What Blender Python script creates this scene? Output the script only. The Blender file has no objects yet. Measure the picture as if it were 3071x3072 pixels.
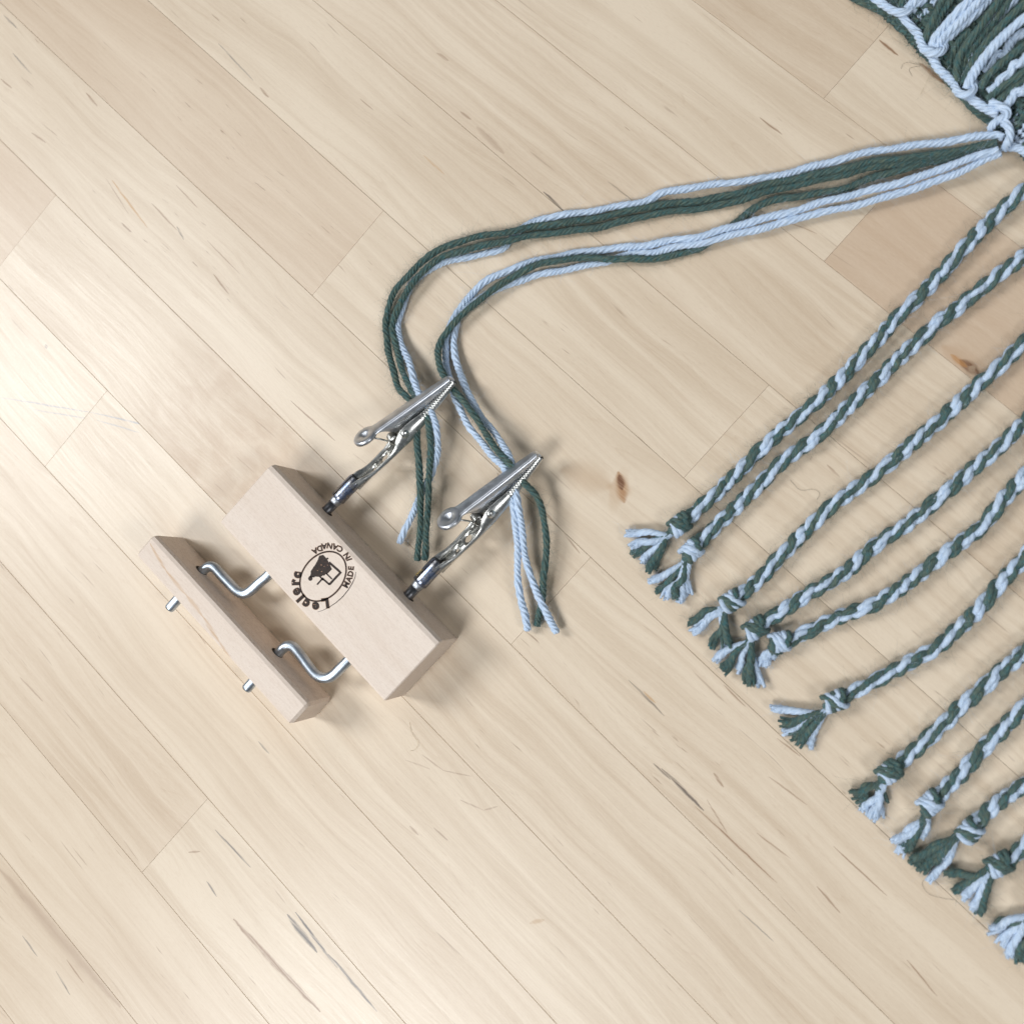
import bpy, math, random
import numpy as np
from mathutils import Matrix, Vector

rng = np.random.default_rng(7)
random.seed(7)
S = 0.001                                   # everything is written in millimetres, built in metres
sc = bpy.context.scene
col = sc.collection

# ------------------------------------------------------------------ camera
FPX, NX, NY, HC = 3227.9, 839.33, 226.12, 330.0      # focal length in photo pixels, nadir offset, height in mm
_d = np.array([NX, NY, FPX]); _d /= np.linalg.norm(_d)
_ez = -_d
_ex = np.array([1.0, 0, 0]) - _ez * _ez[0]; _ex /= np.linalg.norm(_ex)
_ey = np.cross(_ez, _ex)
RW = np.array([_ex, _ey, _ez])

def at(px, py, z=0.0):
    """table-space point (mm) seen at photo pixel (px, py) at height z"""
    w = RW @ np.array([px - 1535.5, py - 1536.0, FPX])
    t = (z - HC) / w[2]
    return np.array([w[0] * t, w[1] * t, z])

cam_d = bpy.data.cameras.new('camera')
cam = bpy.data.objects.new('camera', cam_d)
col.objects.link(cam)
cx = Vector((_ex[0], _ey[0], _ez[0])); cy = -Vector((_ex[1], _ey[1], _ez[1])); cz = -Vector((_ex[2], _ey[2], _ez[2]))
M = Matrix((cx, cy, cz)).transposed().to_4x4()
M.translation = Vector((0, 0, HC * S))
cam.matrix_world = M
cam_d.sensor_fit = 'HORIZONTAL'; cam_d.sensor_width = 36.0
cam_d.lens = 36.0 * FPX / 3071.0
cam_d.clip_start = 0.01; cam_d.clip_end = 50.0
cam_d.dof.use_dof = True
cam_d.dof.focus_distance = 0.348
cam_d.dof.aperture_fstop = 11.0
sc.camera = cam

# ------------------------------------------------------------------ light
sc.view_settings.view_transform = 'Standard'
sc.view_settings.look = 'None'
sc.view_settings.exposure = 0.17
sc.view_settings.gamma = 1.0
wd = bpy.data.worlds.new('World'); sc.world = wd; wd.use_nodes = True
bgn = wd.node_tree.nodes['Background']
bgn.inputs[0].default_value = (0.78, 0.89, 1.0, 1); bgn.inputs[1].default_value = 0.09

def lamp(name, loc, size, watts, color=(1, 1, 1)):
    d = bpy.data.lights.new(name, 'AREA'); d.shape = 'RECTANGLE'
    d.size, d.size_y = size; d.energy = watts; d.color = color
    o = bpy.data.objects.new(name, d); col.objects.link(o)
    o.location = loc
    o.rotation_euler = (Vector((-0.1, 0, 0)) - Vector(loc)).to_track_quat('-Z', 'Y').to_euler()
lamp('ceiling_panel_light', (-1.55, 0.42, 1.6), (0.48, 0.80), 23.0, (0.970, 0.985, 1.0))
lamp('ceiling_panel_light.001', (-0.80, -0.95, 1.6), (0.66, 0.55), 19.0, (0.970, 0.985, 1.0))
lamp('ceiling_panel_light.002', (0.78, -0.45, 0.95), (0.26, 0.26), 3.3, (0.970, 0.985, 1.0))
lamp('ceiling_panel_light.003', (-0.75, 1.45, 1.7), (0.6, 0.6), 3.2, (0.970, 0.985, 1.0))

# ------------------------------------------------------------------ node helpers
def new_mat(name):
    m = bpy.data.materials.new(name); m.use_nodes = True
    nt = m.node_tree
    return m, nt, nt.nodes['Principled BSDF']

class N:
    def __init__(self, nt): self.nt = nt
    def __call__(self, typ, **kw):
        n = self.nt.nodes.new(typ)
        for k, v in kw.items(): setattr(n, k, v)
        return n
    def link(self, a, b): self.nt.links.new(a, b)
    def math(self, op, a, b=None, c=None, clamp=False):
        n = self('ShaderNodeMath', operation=op); n.use_clamp = clamp
        for i, v in enumerate((a, b, c)):
            if v is None: continue
            if isinstance(v, (int, float)): n.inputs[i].default_value = v
            else: self.link(v, n.inputs[i])
        return n.outputs[0]
    def vmath(self, op, a, b=None, scale=None):
        n = self('ShaderNodeVectorMath', operation=op)
        for i, v in enumerate((a, b)):
            if v is None: continue
            if isinstance(v, (tuple, list)): n.inputs[i].default_value = v
            else: self.link(v, n.inputs[i])
        if scale is not None: n.inputs['Scale'].default_value = scale
        return n.outputs['Value'] if op in ('DOT_PRODUCT', 'LENGTH', 'DISTANCE') else n.outputs['Vector']
    def noise(self, vec, scale=1.0, detail=3.0, rough=0.5, dist=0.0):
        n = self('ShaderNodeTexNoise'); n.inputs['Scale'].default_value = scale
        n.inputs['Detail'].default_value = detail; n.inputs['Roughness'].default_value = rough
        n.inputs['Distortion'].default_value = dist
        self.link(vec, n.inputs['Vector'])
        return n.outputs['Fac']
    def smooth(self, v, lo, hi, a=0.0, b=1.0):
        n = self('ShaderNodeMapRange', interpolation_type='SMOOTHSTEP')
        self.link(v, n.inputs[0])
        n.inputs[1].default_value = lo; n.inputs[2].default_value = hi
        n.inputs[3].default_value = a; n.inputs[4].default_value = b
        return n.outputs[0]
    def mix(self, fac, a, b, mode='MIX'):
        n = self('ShaderNodeMix', data_type='RGBA', blend_type=mode)
        if isinstance(fac, (int, float)): n.inputs[0].default_value = fac
        else: self.link(fac, n.inputs[0])
        for s, v in ((6, a), (7, b)):
            if isinstance(v, (tuple, list)): n.inputs[s].default_value = (*v[:3], 1)
            else: self.link(v, n.inputs[s])
        return n.outputs[2]

# ------------------------------------------------------------------ wood
def streak_group():
    g = bpy.data.node_groups.new('streak_mask', 'ShaderNodeTree')
    for nm, t in (('P', 'NodeSocketVector'), ('A', 'NodeSocketVector'), ('BA', 'NodeSocketVector'), ('InvLen2', 'NodeSocketFloat'), ('Width', 'NodeSocketFloat'), ('Soft', 'NodeSocketFloat')):
        g.interface.new_socket(nm, in_out='INPUT', socket_type=t)
    g.interface.new_socket('Fac', in_out='OUTPUT', socket_type='NodeSocketFloat')
    n = N(g); gi = n('NodeGroupInput'); go = n('NodeGroupOutput')
    pa = n.vmath('SUBTRACT', gi.outputs['P'], gi.outputs['A'])
    h = n.math('MULTIPLY', n.vmath('DOT_PRODUCT', pa, gi.outputs['BA']), gi.outputs['InvLen2'], clamp=True)
    sn = n('ShaderNodeVectorMath', operation='SCALE'); n.link(gi.outputs['BA'], sn.inputs[0]); n.link(h, sn.inputs['Scale'])
    d = n.vmath('DISTANCE', pa, sn.outputs['Vector'])
    taper = n.math('POWER', n.math('SINE', n.math('MULTIPLY_ADD', h, 2.9, 0.12)), 0.7)
    w = n.math('MULTIPLY', gi.outputs['Width'], taper)
    q = n.math('DIVIDE', d, n.math('MAXIMUM', w, 0.01))
    mr = n('ShaderNodeMapRange', interpolation_type='SMOOTHSTEP')
    n.link(q, mr.inputs[0]); n.link(gi.outputs['Soft'], mr.inputs[1]); mr.inputs[2].default_value = 1.45
    mr.inputs[3].default_value = 1.0; mr.inputs[4].default_value = 0.0
    n.link(mr.outputs[0], go.inputs[0])
    return g
STREAK = streak_group()

def wood_mat(name, streaks=(), rings=(), figure=None, block=False):
    m, nt, bs = new_mat(name); n = N(nt)
    tc = n('ShaderNodeTexCoord')
    seed = n('ShaderNodeAttribute', attribute_type='OBJECT', attribute_name='seed').outputs['Fac']
    tone = n('ShaderNodeAttribute', attribute_type='OBJECT', attribute_name='tone').outputs['Fac']
    pink = n('ShaderNodeAttribute', attribute_type='OBJECT', attribute_name='pink').outputs['Fac']
    mm = n.vmath('SCALE', tc.outputs['Object'], scale=1000.0)
    cmb = n('ShaderNodeCombineXYZ'); n.link(seed, cmb.inputs[0]); n.link(n.math('MULTIPLY', seed, 0.37), cmb.inputs[1]); n.link(n.math('MULTIPLY', seed, 1.7), cmb.inputs[2])
    v = n.vmath('ADD', mm, cmb.outputs[0])
    # slow wander of the grain, and bending round knots
    wob = n.noise(n.vmath('MULTIPLY', v, (0.010, 0.030, 0.03)), 1.0, 2.0)
    wv = n('ShaderNodeCombineXYZ'); n.link(n.math('MULTIPLY_ADD', wob, 16.0, -8.0), wv.inputs[1])
    v = n.vmath('ADD', v, wv.outputs[0])
    pos = n.vmath('SCALE', n('ShaderNodeNewGeometry').outputs['Position'], scale=1000.0)
    pos = n.vmath('MULTIPLY', pos, (1.0, 1.0, 0.0))
    band = n.noise(n.vmath('MULTIPLY', v, (0.006, 0.16, 0.16)), 1.0, 4.0, 0.55)
    fib = n.noise(n.vmath('MULTIPLY', v, (0.05, 2.2, 2.2)), 1.0, 4.0, 0.6)
    blot = n.noise(n.vmath('MULTIPLY', v, (0.022, 0.05, 0.05)), 1.0, 3.0, 0.55)
    if block:
        light = (0.80, 0.690, 0.595); dark = (0.68, 0.550, 0.445)
    else:
        light = (0.725, 0.605, 0.462); dark = (0.520, 0.393, 0.268)
    band2 = n.noise(n.vmath('MULTIPLY', v, (0.010, 0.62, 0.62)), 1.0, 3.0, 0.6)
    f = n.math('ADD', n.math('MULTIPLY', n.smooth(band, 0.3, 0.72), 0.42), n.math('MULTIPLY', fib, 0.36))
    if not block: f = n.math('ADD', f, n.math('MULTIPLY_ADD', n.smooth(band2, 0.36, 0.70), 0.24, -0.12))
    f = n.math('ADD', f, n.math('MULTIPLY_ADD', blot, 0.5, -0.32))
    f = n.math('ADD', f, tone, clamp=True)
    c = n.mix(f, light, dark)
    c = n.mix(n.math('MULTIPLY', pink, n.math('MULTIPLY_ADD', blot, 0.6, 0.55), clamp=True), c, (0.57, 0.415, 0.29))
    if not block:
        # growth lines
        gl = n.noise(n.vmath('MULTIPLY', v, (0.0045, 0.10, 0.1)), 1.0, 1.5)
        saw = n.math('FRACT', n.math('MULTIPLY', gl, 26.0))
        ln = n.math('MULTIPLY', n.smooth(saw, 0.80, 0.98), n.smooth(blot, 0.42, 0.62))
        c = n.mix(n.math('MULTIPLY', ln, 0.13), c, (0.42, 0.27, 0.15))
        # short mineral flecks
        fl = n.noise(n.vmath('MULTIPLY', v, (0.10, 1.25, 1.25)), 1.0, 2.0, 0.45)
        dens = n.noise(n.vmath('MULTIPLY', v, (0.012, 0.06, 0.05)), 1.0, 2.0)
        fm = n.math('MULTIPLY', n.smooth(fl, 0.69, 0.77), n.smooth(dens, 0.47, 0.66))
        c = n.mix(n.math('MULTIPLY', fm, 0.65), c, (0.26, 0.155, 0.09))
        fl2 = n.noise(n.vmath('MULTIPLY', n.vmath('ADD', v, (311.0, 77.0, 0.0)), (0.045, 0.9, 0.9)), 1.0, 2.0, 0.4)
        c = n.mix(n.math('MULTIPLY', n.math('MULTIPLY', n.smooth(fl2, 0.71, 0.78), n.smooth(dens, 0.62, 0.42)), 0.5), c, (0.30, 0.20, 0.13))
    else:
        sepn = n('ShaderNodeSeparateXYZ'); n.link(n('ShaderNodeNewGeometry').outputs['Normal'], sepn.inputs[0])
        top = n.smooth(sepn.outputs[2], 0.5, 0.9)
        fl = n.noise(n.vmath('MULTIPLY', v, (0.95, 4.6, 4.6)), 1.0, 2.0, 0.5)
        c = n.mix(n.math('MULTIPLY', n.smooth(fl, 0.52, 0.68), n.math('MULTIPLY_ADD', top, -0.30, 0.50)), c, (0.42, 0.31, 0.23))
        fl3 = n.noise(n.vmath('MULTIPLY', v, (0.30, 1.5, 1.5)), 1.0, 3.0, 0.6)
        c = n.mix(n.math('MULTIPLY', n.smooth(fl3, 0.45, 0.70), 0.16), c, (0.48, 0.36, 0.28))
    if not block:
        po = n.noise(n.vmath('MULTIPLY', v, (0.55, 6.5, 6.5)), 1.0, 2.0, 0.6)
        c = n.mix(n.math('MULTIPLY', n.smooth(po, 0.54, 0.72), 0.15), c, (0.36, 0.24, 0.15))
        c = n.mix(n.math('MULTIPLY', n.smooth(po, 0.46, 0.30), 0.16), c, (0.80, 0.70, 0.56))
    if figure:
        (fx, fy), fr, fst = figure
        dd = n.vmath('DISTANCE', pos, (fx, fy, 0.0))
        fg = n.noise(n.vmath('MULTIPLY', mm, (0.11, 0.16, 0.1)), 1.0, 3.0, 0.55, 0.6)
        k = n.math('MULTIPLY', n.smooth(dd, fr * 0.35, fr, 1.0, 0.0), n.smooth(fg, 0.34, 0.72, 0.30, 0.85))
        c = n.mix(n.math('MULTIPLY', k, fst), c, (0.43, 0.28, 0.165))
    for A, B, w, colr, st, soft in sorted(streaks, key=lambda q: -q[2]):
        g = n('ShaderNodeGroup'); g.node_tree = STREAK
        jit = n.noise(n.vmath('MULTIPLY', pos, (0.16, 0.16, 0.0)), 1.0, 4.0, 0.6)
        jv = n('ShaderNodeCombineXYZ'); n.link(n.math('MULTIPLY_ADD', jit, min(w * 1.6, 1.1), -min(w * 0.8, 0.55)), jv.inputs[0]); n.link(n.math('MULTIPLY_ADD', jit, min(w * 1.6, 1.1), -min(w * 0.8, 0.55)), jv.inputs[1])
        n.link(n.vmath('ADD', pos, jv.outputs[0]), g.inputs['P'])
        BA = np.array(B) - np.array(A)
        g.inputs['A'].default_value = (A[0], A[1], 0); g.inputs['BA'].default_value = (BA[0], BA[1], 0)
        g.inputs['InvLen2'].default_value = 1.0 / float(BA[0] ** 2 + BA[1] ** 2)
        g.inputs['Width'].default_value = w; g.inputs['Soft'].default_value = soft
        brk = n.smooth(fib, 0.34, 0.56, 0.45, 1.0) if w < 2.2 else 1.0
        c = n.mix(n.math('MULTIPLY', n.math('MULTIPLY', g.outputs[0], st), brk), c, colr)
    n.link(c, bs.inputs['Base Color'])
    bs.inputs['Roughness'].default_value = 0.62 if block else 0.40
    if not block:
        n.link(n.math('MULTIPLY_ADD', fib, 0.20, 0.27), bs.inputs['Roughness'])
    bs.inputs['Specular IOR Level'].default_value = 0.35 if block else 0.62
    bp = n('ShaderNodeBump'); bp.inputs['Strength'].default_value = 0.35 if block else 0.22
    bp.inputs['Distance'].default_value = 0.00012
    fib2 = n.noise(n.vmath('MULTIPLY', v, (0.25, 3.5, 3.5)), 1.0, 3.0, 0.6)
    n.link(fib2, bp.inputs['Height']); n.link(bp.outputs[0], bs.inputs['Normal'])
    return m

def metal(name, colr, rough, bump=0.0, tint=None, bscale=1500.0):
    m, nt, bs = new_mat(name); n = N(nt)
    bs.inputs['Metallic'].default_value = 1.0
    tc = n('ShaderNodeTexCoord')
    a = n.noise(tc.outputs['Object'], bscale, 4.0, 0.6)
    b = n.noise(tc.outputs['Object'], 260.0, 3.0, 0.5)
    c = n.mix(n.smooth(b, 0.35, 0.68), colr, tuple(x * 0.72 for x in colr))
    if tint:
        c = n.mix(n.smooth(n.noise(tc.outputs['Object'], 330.0, 3.0, 0.5, 1.0), 0.46, 0.62), c, tint)
    n.link(c, bs.inputs['Base Color'])
    n.link(n.math('MULTIPLY_ADD', a, 0.22, rough - 0.08), bs.inputs['Roughness'])
    if bump:
        bp = n('ShaderNodeBump'); bp.inputs['Strength'].default_value = bump; bp.inputs['Distance'].default_value = 0.0001
        n.link(a, bp.inputs['Height']); n.link(bp.outputs[0], bs.inputs['Normal'])
    return m

def yarn_mat(name, base, alt, alt2, deep):
    """woollen yarn: fibres run along the plies (uv: x = mm along, y = round the yarn)"""
    m, nt, bs = new_mat(name); n = N(nt)
    uv = n('ShaderNodeUVMap').outputs[0]
    fb = n.noise(n.vmath('MULTIPLY', uv, (0.5, 26.0, 0.0)), 1.0, 3.0, 0.6)
    pos = n.vmath('SCALE', n('ShaderNodeNewGeometry').outputs['Position'], scale=1000.0)
    lg = n.noise(n.vmath('MULTIPLY', uv, (0.35, 9.0, 0.0)), 1.0, 3.0, 0.55)
    sp = n.noise(pos, 0.9, 3.0, 0.6)
    c = n.mix(n.smooth(lg, 0.40, 0.66), base, alt)
    c = n.mix(n.math('MULTIPLY', n.smooth(sp, 0.50, 0.68), 0.7), c, alt2)
    c = n.mix(n.math('MULTIPLY', n.smooth(fb, 0.58, 0.36), 0.70), c, deep)
    n.link(c, bs.inputs['Base Color'])
    bs.inputs['Roughness'].default_value = 0.85
    bs.inputs['Specular IOR Level'].default_value = 0.22
    bs.inputs['Sheen Weight'].default_value = 0.12
    bs.inputs['Sheen Roughness'].default_value = 0.5
    bp = n('ShaderNodeBump'); bp.inputs['Strength'].default_value = 0.8; bp.inputs['Distance'].default_value = 0.00025
    n.link(fb, bp.inputs['Height']); n.link(bp.outputs[0], bs.inputs['Normal'])
    return m

M_BLUE = yarn_mat('pale_blue_yarn', (0.59, 0.71, 0.86), (0.65, 0.75, 0.88), (0.53, 0.67, 0.85), (0.38, 0.51, 0.70))
M_GREEN = yarn_mat('heather_green_yarn', (0.088, 0.158, 0.150), (0.145, 0.178, 0.130), (0.045, 0.168, 0.185), (0.019, 0.039, 0.042))
M_STEEL = metal('nickel_steel', (0.70, 0.70, 0.67), 0.27, 0.0)
M_JAW = metal('satin_nickel', (0.78, 0.81, 0.86), 0.33, 0.05, None, 5200.0)
M_ZINC = metal('zinc_rod', (0.56, 0.63, 0.71), 0.36, 0.08)
M_BARREL = metal('heat_blued_steel', (0.40, 0.40, 0.42), 0.26, 0.4, (0.22, 0.27, 0.40))
M_SHAFT = metal('dark_steel', (0.22, 0.22, 0.23), 0.36, 0.5)
M_SOLDER = metal('solder', (0.62, 0.66, 0.72), 0.38, 0.6)
M_BRASS = metal('brass_residue', (0.62, 0.47, 0.20), 0.40, 0.6)
M_HOLE, _nt, _b = new_mat('dark_hole'); _b.inputs['Base Color'].default_value = (0.035, 0.024, 0.016, 1); _b.inputs['Roughness'].default_value = 0.9
M_CORE, _nt, _b = new_mat('glue_line'); _b.inputs['Base Color'].default_value = (0.22, 0.14, 0.08, 1); _b.inputs['Roughness'].default_value = 0.8
M_BURN, _nt, _b = new_mat('burnt_mark'); _n = N(_nt)
_s = _n.noise(_n('ShaderNodeTexCoord').outputs['Object'], 1900.0, 3.0, 0.6)
_n.link(_n.mix(_n.smooth(_s, 0.35, 0.72), (0.012, 0.008, 0.006), (0.050, 0.024, 0.014)), _b.inputs['Base Color']); _b.inputs['Roughness'].default_value = 0.7
M_HALO, _nt, _b = new_mat('scorched_wood'); _b.inputs['Base Color'].default_value = (0.38, 0.22, 0.135, 1); _b.inputs['Roughness'].default_value = 0.8
M_LINT, _nt, _b = new_mat('dark_lint'); _b.inputs['Base Color'].default_value = (0.09, 0.075, 0.05, 1); _b.inputs['Roughness'].default_value = 0.9
M_STRAW, _nt, _b = new_mat('pale_lint'); _b.inputs['Base Color'].default_value = (0.55, 0.45, 0.30, 1); _b.inputs['Roughness'].default_value = 0.9

# ------------------------------------------------------------------ mesh helpers
class MB:
    """collects vertices (mm), faces, uvs and material indices; links them as ONE mesh object"""
    def __init__(self): self.v = []; self.f = []; self.uv = []; self.mi = []; self.nv = 0
    def add(self, V, F, UV=None, mi=0):
        V = np.asarray(V, float); F = [np.asarray(F, int)] if isinstance(F, np.ndarray) else F
        self.v.append(V)
        for q in F:
            q = np.atleast_2d(np.asarray(q, int))
            self.f.append(q + self.nv); self.mi.append(np.full(len(q), mi))
            self.uv.append(np.zeros((len(q), q.shape[1], 2)) if UV is None else UV[q])
        self.nv += len(V)
    def build(self, name, mats, parent=None, smooth=True, mat=None, label=None):
        V = np.concatenate(self.v) * S
        me = bpy.data.meshes.new(name)
        loops = np.concatenate([q.ravel() for q in self.f]); tot = np.concatenate([np.full(len(q), q.shape[1]) for q in self.f])
        start = np.r_[0, np.cumsum(tot)[:-1]]
        me.vertices.add(len(V)); me.vertices.foreach_set('co', V.ravel())
        me.loops.add(len(loops)); me.loops.foreach_set('vertex_index', loops)
        me.polygons.add(len(tot)); me.polygons.foreach_set('loop_start', start); me.polygons.foreach_set('loop_total', tot)
        me.polygons.foreach_set('material_index', np.concatenate(self.mi))
        me.polygons.foreach_set('use_smooth', np.full(len(tot), smooth))
        ul = me.uv_layers.new(name='uv'); ul.data.foreach_set('uv', np.concatenate([u.reshape(-1, 2) for u in self.uv]).ravel())
        me.update(calc_edges=True); me.validate()
        for mm_ in (mats if isinstance(mats, (list, tuple)) else [mats]): me.materials.append(mm_)
        o = bpy.data.objects.new(name, me); col.objects.link(o)
        if parent: o.parent = parent
        if mat is not None: o.matrix_local = mat
        if label: o['label'] = label
        return o

def spline(P, step):
    """Catmull-Rom through the rows of P (any columns), resampled at about `step` mm along xyz"""
    P = np.asarray(P, float)
    Q = np.vstack([2 * P[0] - P[1], P, 2 * P[-1] - P[-2]])
    out = []
    for i in range(len(P) - 1):
        a, b, c, d = Q[i:i + 4]
        k = max(2, int(np.linalg.norm((c - b)[:3]) / (step * 0.35)))
        t = np.linspace(0, 1, k, endpoint=False)[:, None]
        out.append(0.5 * (2 * b + (c - a) * t + (2 * a - 5 * b + 4 * c - d) * t ** 2 + (3 * b - a - 3 * c + d) * t ** 3))
    R = np.vstack(out + [P[-1:]])
    s = np.r_[0, np.cumsum(np.linalg.norm(np.diff(R[:, :3], axis=0), axis=1))]
    m = max(3, int(s[-1] / step) + 1)
    u = np.linspace(0, s[-1], m)
    return np.column_stack([np.interp(u, s, R[:, j]) for j in range(R.shape[1])])

def frames(P):
    T = np.gradient(P, axis=0); T /= np.maximum(np.linalg.norm(T, axis=1, keepdims=True), 1e-9)
    up = np.array([0, 0, 1.0]) if abs(T[0][2]) < 0.9 else np.array([1.0, 0, 0])
    A = np.zeros_like(P); a = up - T[0] * (up @ T[0]); a /= np.linalg.norm(a)
    for i in range(len(P)):
        a = a - T[i] * (a @ T[i]); a /= max(np.linalg.norm(a), 1e-9); A[i] = a
    return T, A, np.cross(T, A)

def tube(mb, P, r, nv=12, lobes=0, depth=0.0, pitch=None, phase=0.0, mi=0, cap=True, jag=0.0):
    P = np.asarray(P, float); k = len(P)
    r = np.broadcast_to(np.asarray(r, float), (k,))
    T, A, B = frames(P)
    s = np.r_[0, np.cumsum(np.linalg.norm(np.diff(P, axis=0), axis=1))]
    th = np.linspace(0, 2 * np.pi, nv, endpoint=False)
    tw = phase + (2 * np.pi * s / pitch + 0.7 * np.sin(s * 0.21 + phase * 3) + 0.4 * np.sin(s * 0.57 + phase) if pitch else 0 * s)
    rr = 1.0
    if lobes: rr = 1.0 - depth * (1 - np.abs(np.cos(lobes * th / 2)) ** 0.8)
    ang = th[None, :] + tw[:, None]
    R = r[:, None] * (rr if np.ndim(rr) else np.ones(nv))[None, :]
    V = P[:, None, :] + (np.cos(ang) * R)[..., None] * A[:, None, :] + (np.sin(ang) * R)[..., None] * B[:, None, :]
    if jag:
        V[-1] += T[-1] * rng.uniform(-jag, jag, (nv, 1))
    V = V.reshape(-1, 3)
    i = np.arange(k - 1)[:, None] * nv; j = np.arange(nv)[None, :]; j2 = (j + 1) % nv
    F = np.stack([i + j, i + j2, i + nv + j2, i + nv + j], -1).reshape(-1, 4)
    uv = np.column_stack([np.repeat(s, nv) + phase * 37.0, np.tile(th / (2 * np.pi), k)])
    Fs = [F]
    if cap:
        Fs += [np.arange(nv)[::-1][None, :], (np.arange(nv) + (k - 1) * nv)[None, :]]
    mb.add(V, Fs, uv, mi)

def fuzz(mb, P, r, per_mm, mi, lo=0.5, hi=2.1, zmin=0.15, wid=0.017):
    """loose fibres standing off a yarn"""
    P = np.asarray(P, float); s = np.r_[0, np.cumsum(np.linalg.norm(np.diff(P, axis=0), axis=1))]
    cnt = int(s[-1] * per_mm * 3.6)
    if cnt < 1: return
    T, A, B = frames(P)
    idx = rng.integers(0, len(P), cnt); a = rng.uniform(0, 2 * np.pi, cnt)
    r = np.broadcast_to(np.asarray(r, float), (len(P),))[idx]
    nrm = np.cos(a)[:, None] * A[idx] + np.sin(a)[:, None] * B[idx]
    tan = T[idx] * rng.choice([-1, 1], cnt)[:, None]
    root = P[idx] + nrm * (r * 0.85)[:, None]
    L = rng.uniform(lo, hi, cnt) * rng.choice([1, 1, 1, 1, 2.2], cnt)
    d0 = tan * rng.uniform(0.5, 1.2, (cnt, 1)) + nrm * rng.uniform(0.25, 1.0, (cnt, 1)) + rng.normal(0, 0.25, (cnt, 3))
    d0 /= np.linalg.norm(d0, axis=1, keepdims=True)
    bend = rng.normal(0, 0.7, (cnt, 3))
    side = np.cross(d0, rng.normal(0, 1, (cnt, 3))); side /= np.linalg.norm(side, axis=1, keepdims=True)
    s2 = np.cross(d0, side)
    K = 5; V = np.zeros((cnt, K, 2, 3))
    curl = rng.normal(0, 0.9, (cnt, 3))
    for k in range(K):
        t = k / (K - 1)
        c = root + d0 * (L * t)[:, None] + bend * (L * t * t * 0.6)[:, None] + curl * (L * 0.25 * math.sin(t * 5.0))[:, None]
        c[:, 2] = np.maximum(c[:, 2], zmin)
        w = wid * (1 - 0.5 * t)
        V[:, k, 0] = c + side * w; V[:, k, 1] = c - side * w
    base = (np.arange(cnt) * K * 2)[:, None]
    k = np.arange(K - 1)[None, :] * 2
    F = np.stack([base + k, base + k + 1, base + k + 3, base + k + 2], -1).reshape(-1, 4)
    uv = np.tile(rng.uniform(0, 1, (cnt, 1, 1, 2)), (1, K, 2, 1)).reshape(-1, 2)
    mb.add(V.reshape(-1, 3), [F], uv, mi)

def empty(name, loc=(0, 0, 0), label=None, cat=None, group=None):
    o = bpy.data.objects.new(name, None); col.objects.link(o); o.location = [c * S for c in loc]
    o.empty_display_size = 0.01
    if label: o['label'] = label
    if cat: o['category'] = cat
    if group: o['group'] = group
    return o

# ------------------------------------------------------------------ the table top: glued maple planks
YAW = -0.753696
GU = np.array([math.cos(YAW), math.sin(YAW)]); GN = np.array([-math.sin(YAW), math.cos(YAW)])
def tn(p): return float(p[:2] @ GU), float(p[:2] @ GN)
def fromtn(t, q): return GU * t + GN * q

seams = [153.1, 115.95, 78.74, 40.62, 2.84, -34.46, -71.97, -109.21, -145.64, -182.39, -218.09, -254.85]
while seams[0] < 340: seams.insert(0, seams[0] + 37.2)
while seams[-1] > -520: seams.append(seams[-1] - 36.6)
J = lambda px, py: tn(at(px, py))[0]
# joints (t in mm) known from the photograph, by the index of the seam above the row
i0 = seams.index(153.1)
known = {i0: [J(2563, 190)], i0 + 1: [J(2547, 700)], i0 + 2: [J(700, -400), J(3400, 1100)], i0 + 3: [J(2180, 1292)], i0 + 4: [J(1072, 724)],
         i0 + 5: [J(1668, 1785)], i0 + 6: [J(106, 662)], i0 + 7: [J(230, 1283)], i0 + 8: [J(-300, 1300), J(2300, 3400)], i0 + 9: [J(523, 2509)], i0 + 10: [J(-500, 2300), J(700, 3300)]}
# tone of planks in sight: (row, k-th plank across the known joints) -> tone shift, pinkness
tones = {(0, 0): (0.16, 0.20), (0, 1): (0.02, 0.0), (1, 0): (-0.12, 0.0), (1, 1): (0.16, 0.70), (2, 1): (-0.02, 0.05), (3, 0): (-0.05, 0.0), (3, 1): (-0.10, 0.0),
         (4, 0): (0.05, 0.32), (4, 1): (-0.05, 0.0), (5, 0): (-0.10, 0.0), (5, 1): (-0.02, 0.0), (6, 0): (0.08, 0.40), (6, 1): (0.0, 0.0), (7, 0): (-0.12, 0.0), (7, 1): (-0.10, 0.0),
         (8, 1): (-0.04, 0.08), (9, 0): (0.04, 0.12), (9, 1): (-0.12, 0.0), (10, 1): (0.0, 0.10), (11, 0): (0.16, 0.5)}
BR = (0.25, 0.13, 0.065); DK = (0.06, 0.04, 0.034); OR = (0.50, 0.28, 0.10); GY = (0.085, 0.078, 0.080); TAN = (0.31, 0.195, 0.125); PEN = (0.36, 0.37, 0.40)
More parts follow.
